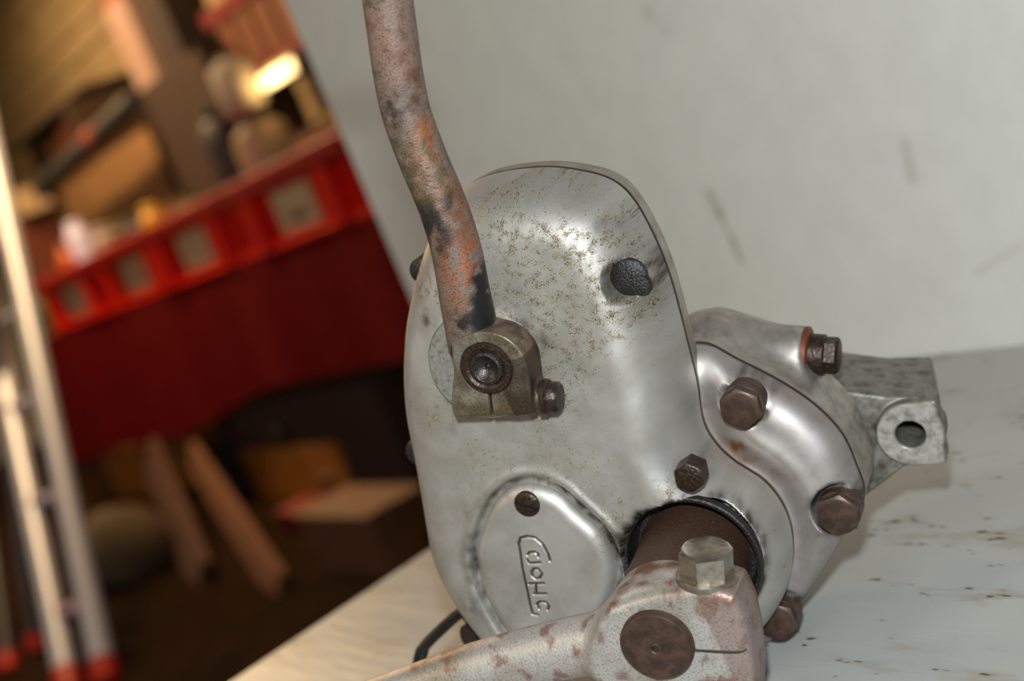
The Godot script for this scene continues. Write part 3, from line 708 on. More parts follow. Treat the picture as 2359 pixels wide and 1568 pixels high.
func outer_cover(G: Node3D) -> void:
	for p in plate: plate_mid += p / plate.size()
	var small := PackedVector2Array()
	for q in range(0, plate.size(), 6): small.append(plate[q])
	pocket = MB.inset(small, -3.6)
	var b := cast_cover(outer, Vector2(7.59, 155.23), 96, 0.0, rise_outer, outer_tint, 1.7)
	var oc := part("outer_cover", b, M.cover, G, 0.001, "polished aluminium outer cover speckled with olive brown oil stains")
	# seal and shaft bore
	b = axial(MB.new(), hole, 0.0)
	b.lathe([Vector2(35.2, 33.0), Vector2(35.0, 36.6), Vector2(34.2, 37.3), Vector2(32.6, 36.8), Vector2(31.8, 33.0), Vector2(31.6, 26.0), Vector2(30.0, 24.0), Vector2(20.0, 23.4), Vector2(10, 23.4)], 72)
	part("oil_seal", b, M.grime, oc, 0.001, "black oily seal round the shaft")
	# round pad behind the kick lever
	b = axial(MB.new(), Vector2(-5.46, 206.45), 0.0)
	b.lathe([Vector2(28.2, 40.5), Vector2(27.8, 46.4), Vector2(26.8, 47.6), Vector2(10, 47.8)], 72)
	part("shaft_pad", b, M.cover_plain, oc, 0.001, "raised round pad behind the kick lever")
	# screws in their holes
	for s in stars:
		b = axial(MB.new(), s[0], s[2])
		b.lathe([Vector2(s[1] * 0.96, -1), Vector2(s[1] * 0.96, 1.6), Vector2(s[1] * 0.86, 2.6), Vector2(s[1] * 0.3, 3.1), Vector2(0, 3.2)], 36)
		part("screw", b, M.grime, oc)

func inspection_cover(G: Node3D) -> void:
	var strokes := []
	for s in [PackedVector2Array([Vector2(-37.94, 72.93), Vector2(-40.73, 74.13), Vector2(-39.66, 79.05), Vector2(-37.91, 85.34), Vector2(-36.09, 92.84), Vector2(-34.38, 99.56), Vector2(-31.57, 107.99), Vector2(-30.19, 112.94), Vector2(-27.87, 115.60), Vector2(-23.82, 115.52), Vector2(-20.09, 113.76), Vector2(-17.66, 109.34), Vector2(-17.31, 103.72), Vector2(-17.90, 99.84)]), PackedVector2Array([Vector2(-28.14, 106.07), Vector2(-26.69, 106.95), Vector2(-23.87, 106.46), Vector2(-22.49, 105.09), Vector2(-22.91, 103.68)]), PackedVector2Array([Vector2(-29.45, 103.37), Vector2(-29.30, 101.55), Vector2(-26.57, 100.84), Vector2(-23.52, 100.30)]), PackedVector2Array([Vector2(-25.43, 94.19), Vector2(-27.65, 92.22), Vector2(-29.81, 92.51), Vector2(-30.87, 94.57), Vector2(-30.34, 96.73), Vector2(-28.21, 97.97), Vector2(-26.05, 97.15), Vector2(-25.43, 94.19)]), PackedVector2Array([Vector2(-34.80, 90.72), Vector2(-26.68, 88.91)]), PackedVector2Array([Vector2(-31.35, 89.33), Vector2(-33.32, 84.69)]), PackedVector2Array([Vector2(-34.58, 84.75), Vector2(-28.16, 83.14)]), PackedVector2Array([Vector2(-36.20, 78.71), Vector2(-33.35, 79.81), Vector2(-30.36, 78.55), Vector2(-29.97, 76.14), Vector2(-31.54, 74.46)]), PackedVector2Array([Vector2(-35.85, 78.37), Vector2(-35.69, 76.00)])]: strokes.append(s)
	var boxes := []
	for s in strokes:
		var r := Rect2(s[0], Vector2.ZERO)
		for p in s: r = r.expand(p)
		boxes.append(r.grow(1.6))
	var far := 0.0
	for p in plate: far = maxf(far, p.distance_to(plate_mid))
	var near_stroke := func(p: Vector2) -> float:
		var d := 9.0
		for q in strokes.size():
			if boxes[q].has_point(p): d = minf(d, line_dist(p, strokes[q]))
		return d
	var rise := func(p: Vector2, d: float) -> float:
		var x := clampf(1.0 - d / 7.0, 0.0, 1.0)
		var h := 6.4 * sqrt(1.0 - x * x) + 1.3 * (1.0 - pow(p.distance_to(plate_mid) / far, 2.0))
		var g: float = near_stroke.call(p)
		return h - 0.8 * (1.0 - smoothstep(0.3, 0.95, g)) + 0.06 * exp(-pow((g - 1.35) / 0.35, 2.0))
	var tint := func(p: Vector2) -> Color:
		var g: float = near_stroke.call(p)
		return Color(1, 1, 1).lerp(lin(0.42, 0.36, 0.26), 0.92 * (1.0 - smoothstep(0.35, 1.0, g)))
	var b := cast_cover(plate, plate_mid, 120, H - 3.3, rise, tint, 1.15)
	var pc := part("inspection_cover", b, M.cover, G, 0.001, "egg shaped inspection cover with incised script lettering")
	# its slotted screw
	b = MB.new()
	var sp := Vector2(-16.36, 131.45)
	b.xf = Transform3D(Basis(Vector3(0.10, 0.99, 0).normalized().rotated(Vector3.BACK, 0.0), 0.0), Vector3(sp.x, sp.y, 43.6))
	b.lathe([Vector2(6.9, -2), Vector2(6.9, 1.9), Vector2(6.2, 2.7), Vector2(4.0, 3.1), Vector2(0.0, 3.3)], 36)
	var sc := part("slotted_screw", b, M.dark_rust, pc, 0.001, "brown slotted screw head")
	b = axial(MB.new(), sp, 43.6, deg_to_rad(-33.0))
	b.box(Vector3(-6.0, -0.75, 2.0), Vector3(6.0, 0.75, 3.42), 0.1)
	part("screw_slot", b, M.black, G)

func rise_inner(p: Vector2, d: float) -> float:
	var x := clampf(1.0 - d / 17.0, 0.0, 1.0)
	var h := 16.0 * pow(1.0 - pow(x, 2.1), 1.0 / 2.1)
	var e := poly_dist(p, outer_small)
	h -= 3.6 * exp(-pow((e - 1.0) / 7.5, 2.0))
	h += 1.8 * exp(-pow((e - 15.0) / 6.0, 2.0)) * clampf(d / 12.0, 0.0, 1.0)
	for s in inner_bolts:
		h = lerpf(minf(h, s[2]), h, smoothstep(s[1], s[1] + 2.0, p.distance_to(s[0])))
	return h

func inner_tint(p: Vector2) -> Color:
	var c := Color(1, 1, 1)
	var n := blend.get_noise_2d(p.x, p.y)
	c = c.lerp(lin(0.70, 0.50, 0.28), clampf(1.1 * exp(-pow(p.distance_to(rust_run) / 8.5, 2.0)) * (0.8 + n), 0.0, 1.0))
	for s in inner_bolts:
		var d: float = (p.distance_to(s[0]) - 11.0) / 4.0
		c = c.lerp(lin(0.38, 0.35, 0.28), clampf(0.8 * exp(-d * d) * (0.75 + 1.5 * n), 0.0, 0.9))
	return c

var rust_run := Vector2(78.10, 111.68)
var outer_small := PackedVector2Array()
var inner_bolts := [[Vector2(92.42, 135.27), 12.0, 14.5, 0.35, 10.8, 14.0], [Vector2(114.78, 66.87), 12.0, 10.5, 0.10, 11.2, 13.0], [Vector2(62.10, 17.82), 13.0, 9.0, 0.50, 11.0, 13.0]]
var inner_line := PackedVector2Array()

func inner_cover(G: Node3D) -> void:
	for q in range(0, outer.size(), 5): outer_small.append(outer[q])
	# flange that follows the outer cover, a dark joint line between the two
	var b := MB.new()
	b.extrude(MB.inset(outer, 0.1), -15.5, -2.4, 1.2, 3.0, 0.5)
	var ic := part("inner_cover", b, M.flange, G, 0.001, "inner cover flange showing as a strip behind the outer cover")
	b = MB.new()
	b.extrude(MB.inset(outer, 0.12), -3.0, 0.2, 0.0, 0.0, 0.5)
	part("gasket", b, M.seam, ic, 0.001, "brown joint line between the covers")
	# domed lower part with the bolts
	inner_line = ccw(curve(PackedVector2Array([Vector2(79.03, 164.56), Vector2(91.90, 151.15), Vector2(107.96, 133.41), Vector2(119.54, 116.44), Vector2(126.16, 98.57), Vector2(126.59, 79.26), Vector2(125.34, 67.22), Vector2(117.62, 54.34), Vector2(105.97, 45.85), Vector2(86.51, 28.80), Vector2(66.57, 12.77), Vector2(54.47, 2.33), Vector2(39.33, -1.10), Vector2(19.24, 2.56), Vector2(7.11, 22.54), Vector2(6.63, 68.82), Vector2(20.72, 117.67), Vector2(42.52, 149.43), Vector2(64.20, 164.95)]), 300))
	b = cast_cover(inner_line, Vector2(66.37, 78.75), 70, -17.0, rise_inner, inner_tint, 1.6)
	part("end_cover", b, M.inner, ic, 0.001, "domed lower part of the inner cover with rusty bolts")
	b = MB.new()
	b.extrude(MB.inset(inner_line, -0.3), -19.4, -16.9, 0.5, 0.0, 0.5)
	part("gasket", b, M.seam, ic)

func shell(G: Node3D) -> void:
	var line := PackedVector2Array()
	for q in range(0, inner_line.size(), 9): line.append(inner_line[q])
	var body2 := PackedVector2Array()
	body2 = ccw(PackedVector2Array([Vector2(60.12, 135.47), Vector2(91.78, 115.12), Vector2(107.98, 94.59), Vector2(108.14, 57.95), Vector2(77.97, 31.50), Vector2(40.04, 13.82), Vector2(-1.84, 15.97), Vector2(-45.06, 44.43), Vector2(-52.66, 89.77), Vector2(-5.05, 131.71), Vector2(31.75, 141.80)]))
	var plug_a := Vector3(82.65, 145.55, -52)
	var plug_b := Vector3(114.62, 132.96, -52)
	var f := func(p: Vector3) -> float:
		var q := Vector2(p.x, p.y)
		var d := poly_dist(q, line) + 5.0
		var h := Vector2(maxf(d, 0.0), maxf(absf(p.z + 42.0) - 18.0, 0.0)).length() + minf(maxf(d, absf(p.z + 42.0) - 18.0), 0.0) - 5.0
		var e := poly_dist(q, body2) + 8.0
		var k := Vector2(maxf(e, 0.0), maxf(absf(p.z + 64.0) - 34.0, 0.0)).length() + minf(maxf(e, absf(p.z + 64.0) - 34.0), 0.0) - 8.0
		var s := smin(h, k, 10.0)
		# boss of the plug, cut flat at its end
		var ax := (plug_b - plug_a).normalized()
		var along := (p - plug_a).dot(ax)
		var c := (p - plug_a - ax * along).length() - (14.0 + 0.02 * along)
		c = smax(c, along - plug_a.distance_to(plug_b), 2.5)
		s = smin(s, c, 14.0)
		s = smin(s, segdist(p, Vector3(70.69, 154.32, -52), plug_a) - 14.5, 12.0)
		return smax(s, p.z + 18.6, 1.0)
	var b := MB.new()
	b.nets(Vector3(-50, 0, -112), Vector3(150, 190, -14), 2.6, f)
	var sh := part("gearbox_shell", b, M.cast, G, 0.001, "rough grey cast main case behind the covers")
	# mounting lug with a bored boss
	var front := PackedVector2Array([Vector2(110.34, 113.59), Vector2(118.80, 104.53), Vector2(140.76, 93.90), Vector2(164.11, 87.17), Vector2(162.67, 77.04), Vector2(157.38, 50.05), Vector2(143.70, 51.95), Vector2(136.11, 53.62), Vector2(107.61, 41.70), Vector2(92.09, 23.89), Vector2(76.27, 28.14), Vector2(92.69, 87.84)])
	if Geometry2D.is_polygon_clockwise(front): front.reverse()
	var bore := Vector2(146.23, 72.51)
	var cut_a := Vector2(164.11, 87.17)
	var lug := func(p: Vector3) -> float:
		var q := Vector2(p.x, p.y)
		var lean := Vector2(q.x + maxf(0.0, -62.0 - p.z) * 0.13, q.y)
		var d := poly_dist(lean, front)
		d = smax(d, absf(p.z + 97.0) - 31.0, 1.5)
		var r := q.distance_to(bore)
		var ring := smax(r - 17.4, maxf(p.z + 59.5, -76.0 - p.z), 1.0)
		var corner := smax(poly_dist(q, boss_corner), maxf(p.z + 59.5, -76.0 - p.z), 1.0)
		d = smin(d, minf(ring, corner), 1.2)
		return smax(d, -smax(r - 7.6, -100.0 - p.z, 0.5), 0.8)
	boss_corner = ccw(PackedVector2Array([Vector2(152.29, 88.70), Vector2(164.88, 86.83), Vector2(158.02, 51.88), Vector2(140.08, 56.06)]))
	b = MB.new()
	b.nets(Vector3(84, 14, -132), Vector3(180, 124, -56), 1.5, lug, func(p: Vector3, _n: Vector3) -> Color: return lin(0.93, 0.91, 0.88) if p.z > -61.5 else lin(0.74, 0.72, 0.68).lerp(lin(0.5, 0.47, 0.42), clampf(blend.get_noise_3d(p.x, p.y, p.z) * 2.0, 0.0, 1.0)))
	var lg := part("mounting_lug", b, M.castv, sh, 0.001, "square mounting lug with a bored boss")
	b = axial(MB.new(), bore, -100.0)
	b.lathe([Vector2(8.5, 0), Vector2(8.5, 2), Vector2(0, 2)], 24)
	part("bore_end", b, M.black, sh)
	# plug screwed into the boss
	var ax := (plug_b - plug_a).normalized()
	var side := Vector3.UP.cross(ax).normalized()
	b = MB.new()
	b.xf = Transform3D(Basis(side, ax.cross(side), ax), plug_b)
	b.lathe([Vector2(14.2, -1), Vector2(14.2, 1.2), Vector2(13.0, 2.0), Vector2(8, 2.0)], 36)
	part("copper_washer", b, plain(Color(0.42, 0.20, 0.12), 0.5, 0.3), sh)
	b = MB.new()
	b.xf = Transform3D(Basis(side, ax.cross(side), ax), plug_b + ax * 1.8)
	b.lathe([Vector2(10.6, 0), Vector2(10.6, 7.5), Vector2(9.0, 8.2)], 36)
	bolt_head_at(b, 9.6, 15.0)
	part("plug", b, M.dark_rust, sh, 0.001, "brown oily hexagon plug")

var boss_corner := PackedVector2Array()

func bolt_head_at(b: MB, r: float, h: float) -> void:
	bolt_head(b, r, h)

# colour of rusty flaking paint on the kick lever, from place on the tube
func rust_colour(p: Vector3, _along := 0.0, _a := 0.0) -> Color:
	var n1 := blend.get_noise_3d(p.x * 0.35, p.y * 0.35, p.z * 0.35)
	var n2 := blend.get_noise_3d(p.x * 1.6 + 90.0, p.y * 1.6, p.z * 1.6)
	var c := lin(0.45, 0.385, 0.345).lerp(lin(0.50, 0.405, 0.355), clampf(n1 * 1.6 + 0.4, 0.0, 1.0))
	c = c.lerp(lin(0.30, 0.25, 0.21), clampf(n2 * 2.2 - 0.25, 0.0, 0.8))
	for s in rust_spots:
		var d: float = p.distance_to(s[0]) / s[1]
		if d < 2.0: c = c.lerp(s[2], clampf(s[3] * exp(-d * d) * (1.0 + n2 * 2.4 + n1), 0.0, 0.95))
	return c

var rust_spots := []
var tube_line := PackedVector3Array()

func kick_lever(G: Node3D) -> void:
	var o := lin(0.64, 0.35, 0.19)
	var br := lin(0.50, 0.33, 0.25)
	var dk := lin(0.15, 0.13, 0.11)
	var ol := lin(0.32, 0.29, 0.20)
	var bk := lin(0.10, 0.095, 0.11)
	for s in [[Vector3(28.53, 315.56, 66.00), 6.0, 0, 1.0], [Vector3(30.29, 321.23, 66.00), 5.0, 0, 0.9], [Vector3(23.93, 309.87, 66.00), 6.0, 0, 0.9], [Vector3(18.61, 303.29, 66.00), 6.0, 0, 0.8], [Vector3(23.94, 290.57, 66.00), 7.0, 0, 0.9], [Vector3(19.86, 277.96, 66.00), 13.0, 1, 0.7], [Vector3(19.18, 267.27, 66.00), 13.0, 1, 0.7], [Vector3(21.40, 259.90, 66.00), 8.0, 0, 0.7], [Vector3(18.63, 252.03, 66.00), 8.0, 0, 0.6], [Vector3(22.67, 283.46, 66.00), 10.0, 1, 0.7], [Vector3(10.46, 254.83, 66.00), 12.0, 1, 0.5], [Vector3(9.74, 243.92, 66.00), 10.0, 1, 0.3], [Vector3(23.06, 334.54, 66.00), 9.0, 2, 0.7], [Vector3(21.74, 313.89, 66.00), 14.0, 3, 0.5], [Vector3(13.06, 306.43, 66.00), 12.0, 3, 0.6], [Vector3(12.54, 289.30, 66.00), 12.0, 3, 0.6], [Vector3(13.80, 280.12, 66.00), 9.0, 2, 0.7], [Vector3(13.68, 284.53, 66.00), 8.0, 2, 0.6], [Vector3(13.04, 271.63, 66.00), 8.0, 2, 0.5], [Vector3(26.19, 288.03, 66.00), 4.0, 2, 1.0], [Vector3(38.25, 341.09, 66.00), 5.0, 2, 0.7], [Vector3(27.76, 266.43, 66.00), 6.0, 1, 0.8], [Vector3(25.26, 295.46, 66.00), 8.0, 3, 0.4], [Vector3(32.76, 361.82, 66.00), 16.0, 1, 0.2], [Vector3(37.21, 343.57, 66.00), 10.0, 1, 0.2], [Vector3(23.57, 243.70, 60.00), 6.0, 4, 5.0], [Vector3(22.14, 237.47, 60.00), 6.5, 4, 5.0], [Vector3(20.17, 232.52, 60.00), 7.0, 4, 5.0], [Vector3(12.89, 230.42, 60.00), 5.0, 4, 4.0], [Vector3(24.79, 249.52, 60.00), 4.5, 4, 4.0], [Vector3(3.72, 230.05, 60.00), 4.0, 4, 2.0], [Vector3(4.38, 233.33, 66.00), 5.0, 2, 1.0]]:
		rust_spots.append([s[0], s[1], [o, br, dk, ol, bk][s[2]], s[3]])
	tube_line = path(PackedVector3Array([Vector3(-0.51, 219.42, 53.00), Vector3(3.10, 229.23, 54.50), Vector3(7.59, 243.15, 56.00), Vector3(13.91, 265.71, 56.00), Vector3(17.44, 286.89, 57.00), Vector3(19.03, 310.53, 58.00), Vector3(21.67, 331.21, 59.00), Vector3(26.70, 348.46, 60.00), Vector3(32.56, 363.97, 61.00), Vector3(38.31, 379.18, 62.00), Vector3(42.07, 387.47, 63.00)]), 26)
	var rad := PackedFloat32Array()
	for q in tube_line.size():
		var f := float(q) / (tube_line.size() - 1)
		rad.append(lerpf(12.6, 11.2, smoothstep(0.0, 0.5, f)))
	var b := MB.new()
	b.sweep(tube_line, rad, 72, rust_colour)
	var kl := part("kick_lever", b, M.rustpaint, G, 0.001, "rusty brown kick lever tube with orange rust patches")
	# folded out pedal at the top, above the picture
	b = MB.new()
	b.sweep(PackedVector3Array([Vector3(42.97, 384.57, 60.00), Vector3(40.62, 386.07, 63.00), Vector3(6.54, 401.60, 70.00)]), PackedFloat32Array([6.0, 6.0, 6.0]), 24)
	part("foot_peg", b, M.rust, kl)
	# a patch of black paint is left at the foot of the tube
	# clamp
	var arc := Vector2(8.64, 208.06)
	var front := PackedVector2Array([Vector2(-23.09, 191.88), Vector2(18.97, 180.71)])
	for q in 21: front.append(arc + Vector2(18.6, 0).rotated(PI * q / 20.0 - 0.349))
	front = ccw(front)
	var mid := Vector2(6.75, 209.12)
	var slot_to := Vector2(-3.83, 179.47)
	var f := func(p: Vector3) -> float:
		var q := Vector2(p.x, p.y)
		var d := poly_dist(q, front)
		d = smax(d, absf(p.z - 56.5) - 9.5, 1.6)
		# pinch bolt lug
		d = smin(d, smax(Vector2(p.y - pinch.y, p.z - 55.0).length() - 8.6, absf(p.x - pinch.x + 7.5) - 7.5, 1.8), 3.0)
		d = smin(d, segdist(p, tube_line[0], tube_line[12]) - 12.4, 5.0)
		var cut := line_dist(q, PackedVector2Array([mid, slot_to])) - 0.55
		d = smax(d, -maxf(cut, 60.0 - p.z), 0.5)
		return smax(d, -(q.distance_to(mid) - 12.6 if p.z > 62.0 else 5.0), 0.6)
	pinch = Vector2(24.28, 184.07)
	var tint := func(p: Vector3, nn: Vector3) -> Color:
		var n1 := blend.get_noise_3d(p.x * 0.8, p.y * 0.8, p.z * 0.8)
		var c := lin(0.38, 0.34, 0.27).lerp(lin(0.54, 0.51, 0.45), clampf(0.3 + n1 * 1.8, 0.0, 1.0)) if p.z > 64.6 else lin(0.46, 0.37, 0.30).lerp(lin(0.24, 0.18, 0.14), clampf(0.25 + n1 * 2.0, 0.0, 1.0))
		var low: float = clampf((mid.y - 14.0 - p.y) / 8.0, 0.0, 1.0)
		c = c.lerp(lin(0.38, 0.30, 0.17), low * 0.5)
		if p.x > pinch.x - 15.0 and p.y < mid.y: c = c.lerp(lin(0.16, 0.11, 0.08), 0.7)
		return c
	b = MB.new()
	b.nets(Vector3(mid.x - 26, mid.y - 28, 42), Vector3(mid.x + 40, mid.y + 34, 72), 0.9, f, tint)
	var cl := part("clamp", b, M.speck, kl, 0.001, "worn steel clamp of the kick lever")
	b = MB.new()
	b.xf = Transform3D(Basis(Vector3(0.34, 0.94, 0), Vector3(0, 0, 1), Vector3(0.94, -0.34, 0)), Vector3(pinch.x - 1.0, pinch.y, 55.0))
	b.lathe([Vector2(8.6, -1), Vector2(8.6, 1.0), Vector2(7.8, 1.8), Vector2(7.4, 1.8), Vector2(7.4, 5.8), Vector2(6.2, 7.2), Vector2(0, 7.6)], 30)
	part("pinch_bolt", b, M.dark_rust, kl, 0.001, "dark brown pinch bolt at the side of the clamp")
	# end of the shaft in the clamp
	b = axial(MB.new(), mid, 60.0)
	b.lathe([Vector2(13.2, 3.5), Vector2(13.0, 6.2), Vector2(12.3, 7.0), Vector2(10.2, 7.1), Vector2(9.3, 6.2), Vector2(8.6, 6.0)], 56)
	part("shaft_collar", b, M.dark_rust, kl)
	b = axial(MB.new(), mid, 60.0)
	b.lathe([Vector2(8.9, 2), Vector2(8.7, 5.6), Vector2(8.0, 6.9), Vector2(6.6, 7.3), Vector2(5.8, 6.6), Vector2(4.2, 4.6), Vector2(1.6, 3.6), Vector2(1.0, 2.0), Vector2(0, 1.6)], 56)
	part("shaft_end", b, M.shaft, kl, 0.001, "dished shaft end with a centre mark")

var pinch := Vector2.ZERO

func gear_lever(G: Node3D) -> void:
	# brown sleeve over the shaft
	var b := axial(MB.new(), hub, 0.0)
	b.lathe([Vector2(28.5, 22), Vector2(27.5, 30), Vector2(26.0, 46), Vector2(25.0, 72), Vector2(23.5, 78), Vector2(10, 80)], 72)
	var sl := part("shaft_sleeve", b, M.sleeve, G, 0.001, "rusty brown sleeve on the lower shaft")
	var face := Vector2(48.14, 73.12)
	var front := ccw(PackedVector2Array([Vector2(15.23, 76.45), Vector2(22.65, 87.56), Vector2(31.88, 93.88), Vector2(46.32, 95.79), Vector2(61.31, 95.66), Vector2(75.33, 93.46), Vector2(84.67, 90.66), Vector2(91.39, 85.87), Vector2(91.51, 74.28), Vector2(88.19, 59.36), Vector2(83.58, 42.24), Vector2(76.09, 27.74), Vector2(55.54, 27.43), Vector2(28.07, 35.63), Vector2(11.23, 48.83), Vector2(10.11, 63.42)]))
	var arm := path(PackedVector3Array([Vector3(36.54, 67.86, 86.00), Vector3(11.79, 69.44, 86.00), Vector3(-8.56, 70.97, 87.00), Vector3(-31.72, 71.98, 89.00), Vector3(-55.12, 72.80, 92.00), Vector3(-79.87, 72.01, 95.00), Vector3(-132.67, 68.82, 100.00), Vector3(-160.79, 66.61, 102.00)]), 3)
	var f := func(p: Vector3) -> float:
		var q := Vector2(p.x, p.y)
		var d := smax(poly_dist(q, front), absf(p.z - 91.0) - 14.5, 5.0)
		var neck := Vector2(p.x - hub.x, p.y - hub.y).length() - 24.0
		neck = smax(neck, absf(p.z - 84.0) - 14.0, 3.0)
		d = smin(d, neck, 6.0)
		var rod := 1e9
		for s in arm.size() - 1: rod = minf(rod, segdist(p, arm[s], arm[s + 1]) - lerpf(15.5, 13.0, float(s) / (arm.size() - 1)))
		d = smin(d, rod, 11.0)
		return d
	split_a = Vector2(61.56, 66.00); split_b = Vector2(80.49, 60.44); split_c = Vector2(89.97, 62.20)
	var tint := func(p: Vector3, nn: Vector3) -> Color:
		var n1 := blend.get_noise_3d(p.x * 0.9, p.y * 0.9, p.z * 0.9)
		var n2 := blend.get_noise_3d(p.x * 0.3 + 40.0, p.y * 0.3, p.z * 0.3)
		var c := lin(0.73, 0.71, 0.685).lerp(lin(0.61, 0.57, 0.51), clampf(0.3 + n2 * 1.5, 0.0, 1.0))
		var red := clampf((n1 + 0.35 * n2 - 0.22) * 6.0, 0.0, 1.0)
		if p.x > split_b.x - 6.0: red = clampf(red + 0.65, 0.0, 1.0)
		if p.x < split_a.x - 55.0: red = clampf(red + (0.35 if p.y < face.y - 12.0 else 0.0) + 0.12, 0.0, 1.0)
		c = c.lerp(lin(0.50, 0.32, 0.27), red * 0.75)
		# old red paint line where arm and clamp meet, dirt in the fillet
		var ring := absf(q2(p).distance_to(face) - 27.0)
		c = c.lerp(lin(0.46, 0.20, 0.15), 0.6 * exp(-ring * ring / 4.0) * clampf(0.5 + n1 * 3.0, 0.0, 1.0))
		return c.lerp(lin(0.35, 0.27, 0.14), clampf(0.7 - absf(p.z - 80.0) / 6.0, 0.0, 0.6))
	b = MB.new()
	b.nets(Vector3(-165, 8, 60), Vector3(96, 100, 116), 1.7, f, tint)
	var gl := part("gear_lever", b, M.speck, G, 0.001, "worn silver gear lever and clamp with remains of red paint")
	b = MB.new()
	b.sweep(path(PackedVector3Array([Vector3(split_a.x, split_a.y, 105.3), Vector3(split_b.x, split_b.y, 105.3), Vector3(split_c.x - 4.0, split_c.y - 2.0, 104.2)]), 6), line_radii(13, 0.75), 10)
	part("split_line", b, M.seam, gl, 0.001, "dark line where the clamp is split")
	b = axial(MB.new(), face, 106.5)
	b.lathe([Vector2(17.2, -4), Vector2(17.0, 2.2), Vector2(16.0, 3.4), Vector2(9.0, 3.9), Vector2(3.2, 4.1), Vector2(2.4, 3.5), Vector2(1.4, 3.9), Vector2(0.9, 2.4), Vector2(0, 2.2)], 64)
	part("shaft_end", b, M.rust, gl, 0.001, "round rusty shaft end with a centre mark")
	# bolt standing in the top of the clamp
	var tilt := Basis(Vector3(0, 0, 1), Vector3(0.94, -0.342, 0), Vector3(0.342, 0.94, 0))
	b = MB.new()
	b.xf = Transform3D(tilt * Basis(Vector3.BACK, -0.12), Vector3(77.0, 91.4, 91.5) + tilt.z * -0.3)
	b.lathe([Vector2(14.0, 0), Vector2(14.0, 2.6), Vector2(13.2, 3.4), Vector2(9, 3.4)], 40)
	part("washer", b, M.steel, gl)
	b = MB.new()
	b.xf = Transform3D(tilt * Basis(Vector3.BACK, -0.12), Vector3(77.0, 91.4, 91.5) + tilt.z * 2.9)
	bolt_head(b, 12.2, 13.0)
	part("hexagon_bolt", b, M.steel, gl, 0.001, "worn steel hexagon bolt with a domed top")

func line_radii(count: int, r: float) -> PackedFloat32Array:
	var o := PackedFloat32Array()
	o.resize(count); o.fill(r)
	return o

var split_a := Vector2.ZERO
var split_b := Vector2.ZERO
var split_c := Vector2.ZERO
func q2(p: Vector3) -> Vector2: return Vector2(p.x, p.y)

func small_parts(G: Node3D) -> void:
	for s in inner_bolts:
		var b := axial(MB.new(), s[0], -17.0 + s[2] - 1.0, s[3])
		b.lathe([Vector2(s[4] * 0.98, -3), Vector2(s[4] * 0.98, s[5] * 0.55), Vector2(s[4] * 0.6, s[5] * 0.6)], 30)
		bolt_head(b, s[4], s[5])
		part("hexagon_bolt", b, M.rust, G, 0.001, "rusty hexagon bolt head")
	# small hexagon screw beside the bore
	var p := Vector2(68.24, 121.71)
	var b := axial(MB.new(), p, 33.0, 0.3)
	bolt_head(b, 7.6, 12.0)
	part("hexagon_bolt", b, M.dark_rust, G, 0.001, "small oily hexagon bolt above the bore")
	# screw heads on the left edge
	for q in [[Vector2(-30.32, 254.61), 10.0, 6.6], [Vector2(-77.16, 165.98), 13.0, 7.2]]:
		b = axial(MB.new(), q[0], q[1])
		b.lathe([Vector2(q[2], -8), Vector2(q[2], 6.0), Vector2(q[2] * 0.8, 7.2), Vector2(0, 7.6)], 28)
		part("edge_screw", b, M.grime, G, 0.001, "dark screw head on the left edge")
	# stub and stud at the lower left
	b = MB.new()
	b.nets(Vector3(-120, 24, -4), Vector3(-70, 90, 32), 1.3, func(pp: Vector3) -> float: return smin(segdist(pp, Vector3(-88.44, 78.96, 10.00), Vector3(-92.33, 70.61, 12.00)) - 7.0, segdist(pp, Vector3(-92.33, 70.61, 12.00), Vector3(-90.46, 58.47, 12.00)) - 8.5, 6.0))
	part("cable_stop", b, M.dark_rust, G, 0.001, "rust brown cable stop at the lower left")
	b = MB.new()
	b.sweep(path(PackedVector3Array([Vector3(-89.79, 54.62, 6.00), Vector3(-98.69, 58.28, 22.00)]), 3), PackedFloat32Array([6.5, 8.2, 8.4, 7.4]), 24)
	part("stud", b, M.dark_rust, G)
	b = MB.new()
	var wl := path(PackedVector3Array([Vector3(-97.59, 68.16, 2.00), Vector3(-107.77, 66.25, 4.00), Vector3(-125.21, 58.92, 6.00), Vector3(-133.68, 55.02, 8.00), Vector3(-138.35, 51.62, 10.00), Vector3(-142.79, 45.26, 12.00), Vector3(-148.32, 36.36, 12.00)]), 10)
	var wr := PackedFloat32Array()
	for q in wl.size(): wr.append(3.2 if q < wl.size() * 0.62 else 3.8)
	b.sweep(wl, wr, 18)
	part("bent_rod", b, M.black, G, 0.001, "thin black bent rod at the lower left")

